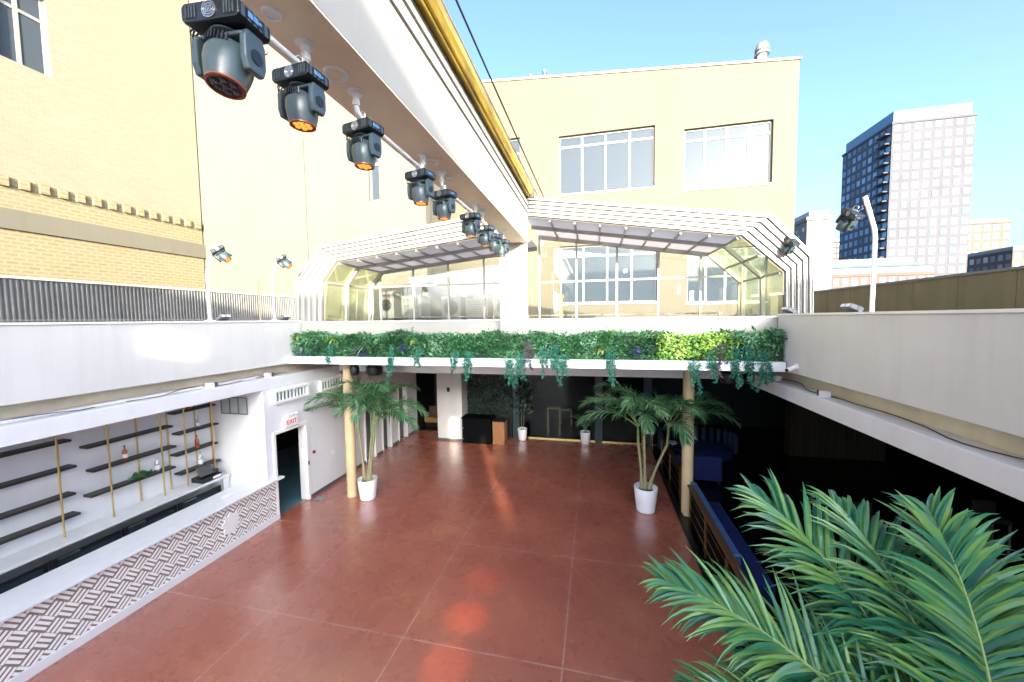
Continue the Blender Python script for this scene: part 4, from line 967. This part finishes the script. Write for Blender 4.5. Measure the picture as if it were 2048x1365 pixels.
tag(MB().box(-6.06, -5.94, 14.32, 14.349, 2.08, 2.26).build('thermostat', M['black'], bevel=.005), 'small black wall panel on the pale pier', 'switch')
for i, (x, y, l_) in enumerate(((-8.14, 6.3, 'small white and grey box on the header above the bar'), (-8.14, 7.75, 'small grey box on the header beside the planter end'), (3.85, 7.3, 'white and grey junction box on the right header'), (3.85, 9.0, 'small grey box on the right header near the planter'))):
    t = empty('junction_box', (x, y, 3.69)); tag(t, l_, 'box'); MB().box(x-.06, x+.06, y-.08, y+.04, 3.692, 3.80).build('case', M['white_metal'], t, bevel=.004); MB().box(x-.05, x+.05, y+.041, y+.12, 3.692, 3.79).build('driver', M['darkgrey'], t)
for x, s_, y0, y1, l_ in ((-8.17, -1, 1, 8.4, 'loose black cable along the left header ledge'), (3.92, 1, 1, 8.9, 'loose dark cable along the right header ledge')):
    b = MB(); pts = []
    for k in range(40): q = k/39; yy = y0+(y1-y0)*q; pts.append((x+.07*math.sin(k*.9), yy, 3.705+.05*max(0, math.sin(k*.55))))
    b.tube(pts, .007, 6); tag(b.build('loose_cable', M['cable'], smooth=True), l_, 'cable')
t = empty('security_camera', (3.73, 8.0, 4.1)); tag(t, 'small white security camera on the right upper wall', 'camera')
MB().lathe([(.055, 0), (.055, .03), (.03, .035)], (3.729, 7.95, 4.13), 18, Matrix.Rotation(R(-90), 3, 'Y')).build('mount', M['white_metal'], t, smooth=True)
MB().tube([(3.69, 7.95, 4.13), (3.64, 7.9, 4.10), (3.52, 7.84, 4.07)], [.03, .045, .042], 16).build('body', M['white_metal'], t, smooth=True); MB().tube([(3.519, 7.84, 4.07), (3.51, 7.835, 4.068)], .032, 14).build('lens', M['black'], t)

# ================================================================ PALMS
def frond(b, br, base, az, el, L, droop, n, ll, lw, roll=0, curl=.35, t0=.2, spread=1.0):
    base = Vector(base); pts = []; tans = []; p = base.copy(); N = 16; ds = L/N
    for k in range(N+1):
        q = k/N; e = el - droop*q**1.35; d = Vector((math.cos(az)*math.cos(e), math.sin(az)*math.cos(e), math.sin(e)))
        pts.append(p.copy()); tans.append(d); p = p + d*ds
    br.tube(pts, [.011*(1-.85*k/N)*(L/1.4) + .0015 for k in range(N+1)], 5)
    for i in range(n):
        q = t0 + (1-t0)*(i+.5)/n; k = min(int(q*N), N-1); fr = q*N-k; P0 = pts[k].lerp(pts[k+1], fr); T = tans[k].lerp(tans[k+1], fr).normalized()
        S = T.cross(Z)
        if S.length < .05: S = Vector((-math.sin(az), math.cos(az), 0))
        S.normalize(); Uq = S.cross(T).normalized(); S2 = S*math.cos(roll) + Uq*math.sin(roll); U2 = -S*math.sin(roll) + Uq*math.cos(roll)
        env = math.sin(math.pi*min(1, .22+.72*q))**.6
        for sg in (-1, 1):
            l = ll*env*random.uniform(.78, 1.1)
            a = R(62 - 38*q)*spread*random.uniform(.9, 1.1)
            D = (T*math.cos(a) + S2*sg*math.sin(a) + U2*random.uniform(.0, .6)).normalized()
            Wv = D.cross(U2).normalized(); sag = curl*random.uniform(.35, 2.0)
            m = 5; ws = (.5, .95, 1, .82, .5, .04); nn = len(b.v); pp = P0.copy(); dd = D.copy()
            for s_ in range(m+1):
                w_ = lw*ws[s_]*.5
                tw = Wv*w_
                b.v.append(tuple(pp - tw)); b.v.append(tuple(pp + U2*w_*-.55)); b.v.append(tuple(pp + tw))
                dd = (dd + Vector((0, 0, -1))*sag*(.25+s_*.28)/m*1.6).normalized(); pp = pp + dd*l/m
            for s_ in range(m):
                c_ = nn+3*s_; b.face(c_, c_+1, c_+4, c_+3); b.face(c_+1, c_+2, c_+5, c_+4)
def add_frond(t, m, *a, **k):
    b = MB(); b.open = True; r_ = MB(); frond(b, r_, *a, **k)
    n0 = len(b.v); b.m = 1; b.v += r_.v
    for f in r_.f: b.face(*[i+n0 for i in f])
    return b.build('frond', [m, M['rachis']], t, smooth=True)
def pot(t, x, y, r, h, soil=True):
    p = MB().lathe([(r*.72, 0), (r*.78, .015), (r*.9, h*.5), (r, h*.97), (r*.985, h), (r*.90, h), (r*.88, h*.93), (r*.86, h*.9)], (x, y, 0.003), 40).build('pot', M['pot'], t, smooth=True)
    MB().lathe([(r*.868, h*.88), (r*.5, h*.905), (.001, h*.91)], (x, y, 0.003), 24).build('soil', M['soil'], p, smooth=True)
def potted_palm(x, y, r, h, stems, label, seed, L=1.35):
    random.seed(seed)
    t = empty('potted_palm', (x, y, 0)); tag(t, label, 'potted palm', 'big potted palms on the red floor'); pot(t, x, y, r, h)
    for dx, dy, bx, ztop, fr in stems:
        b = MB(); pts = []; N = 14
        for k in range(N+1):
            q = k/N; pts.append((x+bx*.09 + dx*q**1.3, y + dy*q, h*.9 + (ztop-.45-h*.9)*q))
        b.tube(pts, [.062*(1-.5*min(1, k/5)) + (.004 if k % 2 else 0) for k in range(N+1)], 12); b.build('trunk', M['stem'], t, smooth=True)
        b = MB(); b.tube([pts[-1], (pts[-1][0]+dx*.06, pts[-1][1], ztop-.1), (pts[-1][0]+dx*.1, pts[-1][1], ztop+.1)], [.036, .032, .015], 12); b.build('crown_shaft', M['shaft'], t, smooth=True)
        top = (pts[-1][0]+dx*.08, pts[-1][1], ztop)
        for az, el, l_, dr in fr: add_frond(t, M['palm'], top, R(az), R(el), l_*L, dr, 42, .50, .030, curl=.55, t0=.2)
def ring(n, off, el=(35, 75), l=(.8, 1.05), dr=(1.2, 1.8)):
    return [(off+360*i/n+random.uniform(-14, 14), random.uniform(*el), random.uniform(*l), random.uniform(*dr)) for i in range(n)]
def crown(n, off, l=(.85, 1.1)):
    return [(off+360*i/n+random.uniform(-16, 16), random.uniform(52, 82), random.uniform(*l), random.uniform(1.6, 2.3)) for i in range(n)]
random.seed(3)
potted_palm(-6.37, 9.15, .27, .58, [(-.16, .05, -1, 2.3, crown(5, 10) + [(176, 58, 1.12, 1.75), (196, 40, 1.05, 1.5)]), (.20, -.05, 1, 2.2, crown(5, 40) + [(2, 52, 1.12, 1.8), (-14, 38, 1.0, 1.5)]), (.10, .14, .3, 2.45, crown(5, 20) + [(-80, 60, .8, 2.4)])],
            'left potted palm in a white pot beside the left column', 11, 1.62)
potted_palm(1.31, 10.0, .30, .64, [(-.10, .05, -1, 2.2, crown(4, 15) + [(180, 62, 1.1, 1.9), (188, 42, 1.05, 1.7)]), (-.02, .14, -.2, 2.4, crown(4, 50) + [(170, 72, 1.0, 1.7), (-90, 55, .6, 2.6)]), (.42, -.03, 1, 2.25, crown(4, 0) + [(8, 60, 1.1, 1.9), (-4, 44, 1.05, 1.6), (-70, 50, .6, 2.6)])],
            'right potted palm in a white pot beside the lounge railing', 12, 1.66)

# small pots at the glass front
def small_plant(x, y, label, kind):
    t = empty('potted_plant', (x, y, 0)); tag(t, label, 'potted plant', 'white pots by the far glass front'); pot(t, x, y, .21, .48)
    if kind:
        for dx in (-.03, .05): MB().tube([(x+dx, y, .42), (x+dx*1.5, y, 1.3)], .012, 6).build('stem', M['stem'], t)
        b = MB(); b.open = True; leaves(b, 260, lambda: (random.gauss(x, .28), random.gauss(y, .2), random.gauss(1.85, .38)), .12, .26, .4); b.build('foliage', M['dark_leaf'], t)
    else:
        for k in range(6): add_frond(t, M['palm'], (x, y, .45), R(60*k+20), R(72), .95, 1.0, 16, .28, .03, curl=.4)
small_plant(-2.98, 15.0, 'white pot with a dark leafy tree beside the wooden podium', 1)
small_plant(-.38, 15.05, 'white pot with a small palm in front of the teal pilaster', 0)

# foreground palm
random.seed(21)
t = empty('potted_palm', (2.25, 2.55, 0)); tag(t, 'large arching palm close to the camera at the lower right', 'potted palm'); pot(t, 2.35, 2.6, .36, .7)
for dx in (-.12, .1): MB().tube([(2.35+dx*.6, 2.6, .6), (2.3+dx, 2.6, 1.4), (2.2+dx*1.6, 2.58, 2.35)], [.055, .045, .035], 12).build('trunk', M['stem'], t, smooth=True)
FG = [  # base, azimuth, elevation, length, droop, leaflets, leaflet length, width, roll
    ((1.80, 2.45, 2.50), 158, 38, 1.50, .75, 50, .56, .036, .35), ((1.95, 2.75, 2.72), 130, 60, 1.30, .80, 48, .56, .036, .2),
    ((2.10, 2.65, 2.70), 100, 64, 1.25, .9, 46, .56, .036, .0), ((1.85, 2.35, 2.42), 172, 14, 1.25, .70, 44, .50, .032, .5),
    ((1.95, 2.30, 2.30), 184, -2, 1.30, .45, 46, .46, .026, .4), ((2.05, 2.6, 2.6), 115, 40, 1.15, .9, 44, .54, .036, -.2),
    ((2.20, 2.5, 2.6), 62, 58, 1.35, .9, 46, .56, .036, .0), ((2.2, 2.4, 2.6), 24, 52, 1.35, 1.0, 46, .56, .036, .1),
    ((2.10, 2.3, 2.45), 196, 28, 1.25, 1.1, 44, .52, .034, .2), ((2.1, 2.35, 2.4), 232, 36, 1.1, 1.2, 44, .50, .034, .1),
    ((2.2, 2.4, 2.5), -20, 45, 1.4, 1.2, 46, .54, .036, .0), ((2.1, 2.5, 2.5), 142, 22, 1.2, .8, 44, .54, .036, -.4),
    ((2.25, 2.5, 2.6), 84, 76, 1.3, .7, 46, .56, .036, .0), ((2.2, 2.4, 2.4), -70, 40, 1.3, 1.3, 44, .52, .034, .0),
    ((2.15, 2.6, 2.4), 78, 28, 1.2, .9, 44, .52, .034, .3), ((2.0, 2.3, 2.4), 164, 24, 1.45, 1.0, 46, .54, .036, .1),
    ((2.0, 2.2, 2.3), 150, 46, 1.2, 1.0, 46, .54, .036, .3), ((2.2, 2.1, 2.3), 132, 40, 1.2, 1.0, 46, .54, .036, .0),
    ((2.3, 2.5, 2.5), 104, 20, 1.2, .8, 46, .54, .034, .2), ((2.25, 2.2, 2.35), 112, 58, 1.1, 1.0, 44, .54, .036, .1),
    ((2.4, 2.3, 2.4), 88, 48, 1.2, 1.1, 44, .54, .036, -.1), ((2.05, 2.1, 2.1), 170, 8, 1.2, .9, 44, .46, .026, .2),
    ((2.5, 2.6, 2.6), 50, 40, 1.3, 1.0, 44, .54, .036, .2), ((2.0, 2.0, 2.15), 155, 30, 1.1, 1.1, 44, .5, .034, .0)]
for base, az, el, L, dr, n, ll, lw, ro in FG: add_frond(t, M['palm_fg'], base, R(az), R(el), L, dr, n, ll, lw*1.03, roll=ro, curl=.55, t0=.12)

# ================================================================ LOUNGE
# railing along the curb
tag(MB().box(2.06, 2.20, 1.0, 13.6, .002, .055).build('curb', M['black'], bevel=.005), 'black curb edge between the red floor and the lounge', 'curb')
def railing(y0, y1, n, label):
    t = empty('railing', (2.24, (y0+y1)/2, .0)); tag(t, label, 'railing', 'wood topped railings along the lounge edge')
    MB().box(2.20, 2.33, y0, y1, .96, 1.01).build('top_rail', M['wood'], t, bevel=.008)
    MB().box(2.295, 2.325, y0, y1, 0, .90).build('back_panel', M['booth'], t)
    for k in range(n): yy = y0+.05+(y1-y0-.1)*k/(n-1); MB().box(2.245, 2.285, yy-.02, yy+.02, 0, .959).build('post', M['brass'], t)
    for z_ in (.25, .5, .74): MB().tube([(2.265, y0+.03, z_), (2.265, y1-.03, z_)], .007, 6).build('rod', M['brass'], t)
railing(3.0, 9.5, 6, 'wood topped brass railing along the near lounge edge'); railing(10.5, 13.4, 3, 'thin railing behind the right potted palm')
t = empty('banquette', (2.7, 8, 0)); tag(t, 'long blue banquette against the railing', 'banquette')
MB().box(2.36, 2.50, 6.9, 9.9, .0, .93).build('backrest', M['blue_l'], t, bevel=.03); MB().box(2.51, 3.05, 6.9, 9.9, .12, .45).build('seat', M['blue'], t, bevel=.04); MB().box(2.55, 3.0, 6.95, 9.85, 0, .119).build('plinth', M['black'], t)
t = empty('sofa', (3.0, 12.1, 0)); tag(t, 'square backed royal blue sofa seen from behind, beyond the right column', 'sofa')
MB().box(2.45, 3.75, 11.95, 12.12, .1, .84).build('backrest', M['blue'], t, bevel=.03); MB().box(2.45, 3.75, 12.121, 12.8, .1, .44).build('seat', M['blue'], t, bevel=.04)
for xx in (2.5, 3.65): MB().box(xx, xx+.06, 12.0, 12.06, 0, .1).build('leg', M['black'], t)
t = empty('sofa', (3.6, 14.6, 0)); tag(t, 'dark blue channel tufted curved sofa in the dim lounge', 'sofa')
b = MB()
for k in range(16):
    a = R(-5 + 190*k/15); cx, cy_ = 3.6, 14.2; px, py = cx+1.25*math.cos(a), cy_+.75*math.sin(a); b.lathe([(.07, .25), (.09, .3), (.09, .86), (.05, .94)], (px, py, 0), 10)
b.build('backrest', mat('midnight_blue_velvet', (.005, .016, .045), .7, bmp=.2), t, smooth=True)
MB().lathe([(1.1, .08), (1.15, .12), (1.15, .40), (1.05, .45)], (3.6, 14.2, 0), 32, None, 1, .6).build('seat', M['blue'], t, smooth=True)
def side_table(x, y, z, r, label, m='brass', top='paper'):
    t = empty('side_table', (x, y, 0)); tag(t, label, 'table'); MB().lathe([(r, z-.03), (r, z), (r*.98, z+.004)], (x, y, 0), 24).build('table_top', M[top], t); MB().tube([(x, y, .02), (x, y, z-.03)], .02, 10).build('stem', M[m], t); MB().lathe([(r*.6, 0), (r*.6, .02)], (x, y, 0), 20).build('base', M[m], t)
side_table(3.05, 13.1, .55, .3, 'round low table between the two blue sofas', 'black', 'shelf')
side_table(2.7, 13.9, .62, .18, 'tiny pale topped table left of the curved sofa')
# white stool like chair at the glass corner
t = empty('chair', (2.0, 14.9, 0)); tag(t, 'white cushioned chair on thin brass legs behind the right palm', 'chair')
MB().box(1.78, 2.2, 14.7, 15.1, .62, .72).build('seat', M['paper'], t, bevel=.02); MB().box(1.78, 2.2, 15.05, 15.12, .72, 1.15).build('backrest', M['paper'], t, bevel=.02)
for xx in (1.8, 2.16):
    for yy in (14.72, 15.08): MB().tube([(xx, yy, 0), (xx, yy, .62)], .012, 8).build('leg', M['brass'], t)
# brass frames added in place of gold light reflections in the dark back room
def brass_frame(x, z0, z1, y, w_, label):
    t = empty('side_table', (x, y, z0)); b = MB(); b.box(x-w_/2, x+w_/2, y-.2, y+.2, z1-.035, z1); b.build('table_top', M['brass'], t)
    for sx in (-1, 1): MB().box(x+sx*w_/2-.018, x+sx*w_/2+.018, y-.2, y+.2, z0, z1-.036).build('frame_side', M['brass'], t)
    tag(t, label, 'table')
brass_frame(-1.75, 0, 1.2, 16.0, .52, 'square brass frame standing in for a gold reflection behind the far glass')
brass_frame(-1.35, 0, .75, 17.6, .5, 'second brass frame standing in for a gold reflection deeper in the dark back room')
# DJ booth, podium, plant wall
t = empty('dj_booth', (-4.75, 14.4, 0)); tag(t, 'black equipment booth in front of the dark plant wall', 'booth')
MB().box(-5.35, -4.12, 14.15, 14.75, 0.003, 1.02).build('front_panel', M['booth'], t, bevel=.01); MB().box(-5.39, -4.09, 14.12, 14.8, 1.021, 1.06).build('top', M['booth'], t, bevel=.005)
for z_ in (.18, .62): MB().tube([(-5.30, 14.149, z_), (-5.30, 14.14, z_)], .02, 10).build('latch', M['steel'], t)
t = empty('podium', (-3.8, 14.35, 0)); tag(t, 'wooden box podium beside the black booth', 'podium')
MB().box(-4.06, -3.56, 14.2, 14.7, .003, .93).build('body', M['wood_o'], t, bevel=.006); MB().box(-4.08, -3.54, 14.18, 14.72, .931, .96).build('top', M['shelf'], t)
b = MB(); b.open = True; leaves(b, 3200, lambda: (random.uniform(-5.4, -3.5), random.uniform(14.95, 15.08), random.uniform(1.05, 3.5)), .05, .13, .5); tag(b.build('plant_wall', M['dark_leaf']), 'dark leafy plant wall behind the black booth', 'plant wall')
# speakers under the shelf
def speaker(x, y, label, r=.17):
    t = empty('hanging_speaker', (x, y, 3.6)); tag(t, label, 'speaker', 'black speakers under the shelf')
    MB().lathe([(.01, -.02), (r*.8, 0), (r, .08), (r, .22), (r*.7, .29)], (x, y, 3.60), 24).build('cabinet', M['black'], t, smooth=True); MB().tube([(x, y, 3.88), (x, y, 3.975)], .02, 8).build('bracket', M['black'], t)
speaker(-6.50, 8.95, 'small black speaker between the left column and the vine', .12); speaker(-5.95, 9.05, 'larger black speaker hanging above the left palm', .22)
speaker(2.95, 9.05, 'black speaker hanging above the right palm, beside the vines', .22); speaker(3.35, 9.15, 'small black speaker at the right end of the shelf', .12)
# dim details on the lounge's far side
for x, y, l_ in ((6.3, 9.5, 'slim brass pendant lamp in the dark lounge'),):
    t = empty('pendant_lamp', (x, y, 2.2)); tag(t, l_, 'lamp'); MB().tube([(x, y, 3.75), (x, y, 3.3)], .006, 6).build('cord', M['cable'], t)
    MB().tube([(x, y, 3.3), (x, y, 2.95)], .035, 14).build('brass_tube', M['brass'], t, smooth=True); MB().tube([(x, y, 2.80), (x, y, 2.5)], .035, 14).build('brass_tube', M['brass'], t, smooth=True); MB().tube([(x, y, 2.95), (x, y, 2.80)], .012, 10).build('joint', M['chrome'], t, smooth=True)
for k in range(3):
    x, y = 5.6+k*1.3, 9.0+k*.3; t = empty('bar_stool', (x, y, 0)); tag(t, ['dark stool in the lounge nearest the blue sofa', 'middle dark stool in the unlit lounge', 'dark stool farthest right in the lounge'][k], 'stool', 'dark stools in the lounge')
    MB().box(x-.2, x+.2, y-.2, y+.2, .72, .80).build('seat', M['shelf'], t, bevel=.02); MB().box(x-.2, x+.2, y+.15, y+.2, .8, 1.05).build('backrest', M['shelf'], t, bevel=.015)
    for sx in (-.17, .17):
        for s2 in (-.17, .17): MB().box(x+sx-.015, x+sx+.015, y+s2-.015, y+s2+.015, -.01, .719).build('leg', M['darkgrey'], t)
tag(MB().box(6.9, 9.8, 15.0, 15.4, 0, 3.7).build('curtain_wall', mat('ochre_drape', (.035, .024, .008), .9, var=.3, scale=2, bmp=.4, stretch=(8, 1, .3))), 'dim ochre draped partition at the back of the lounge', 'curtain')

# orange pools thrown by the lit heads onto the floor
for i, (y, e) in enumerate(((6.6, 60), (5.7, 130), (4.8, 110))):
    l = bpy.data.lights.new('head_beam', 'SPOT'); l.energy = e; l.color = (1, .25, .06); l.spot_size = R(9); l.spot_blend = 1; l.shadow_soft_size = .06
    o = bpy.data.objects.new('head_beam', l); col.objects.link(o); o.location = (-1.8, [5.97, 5.3, 4.3][i], 6.27)
    tgt = Vector((-2.15, y, 0)); o.rotation_euler = (tgt-o.location).to_track_quat('-Z', 'Y').to_euler()
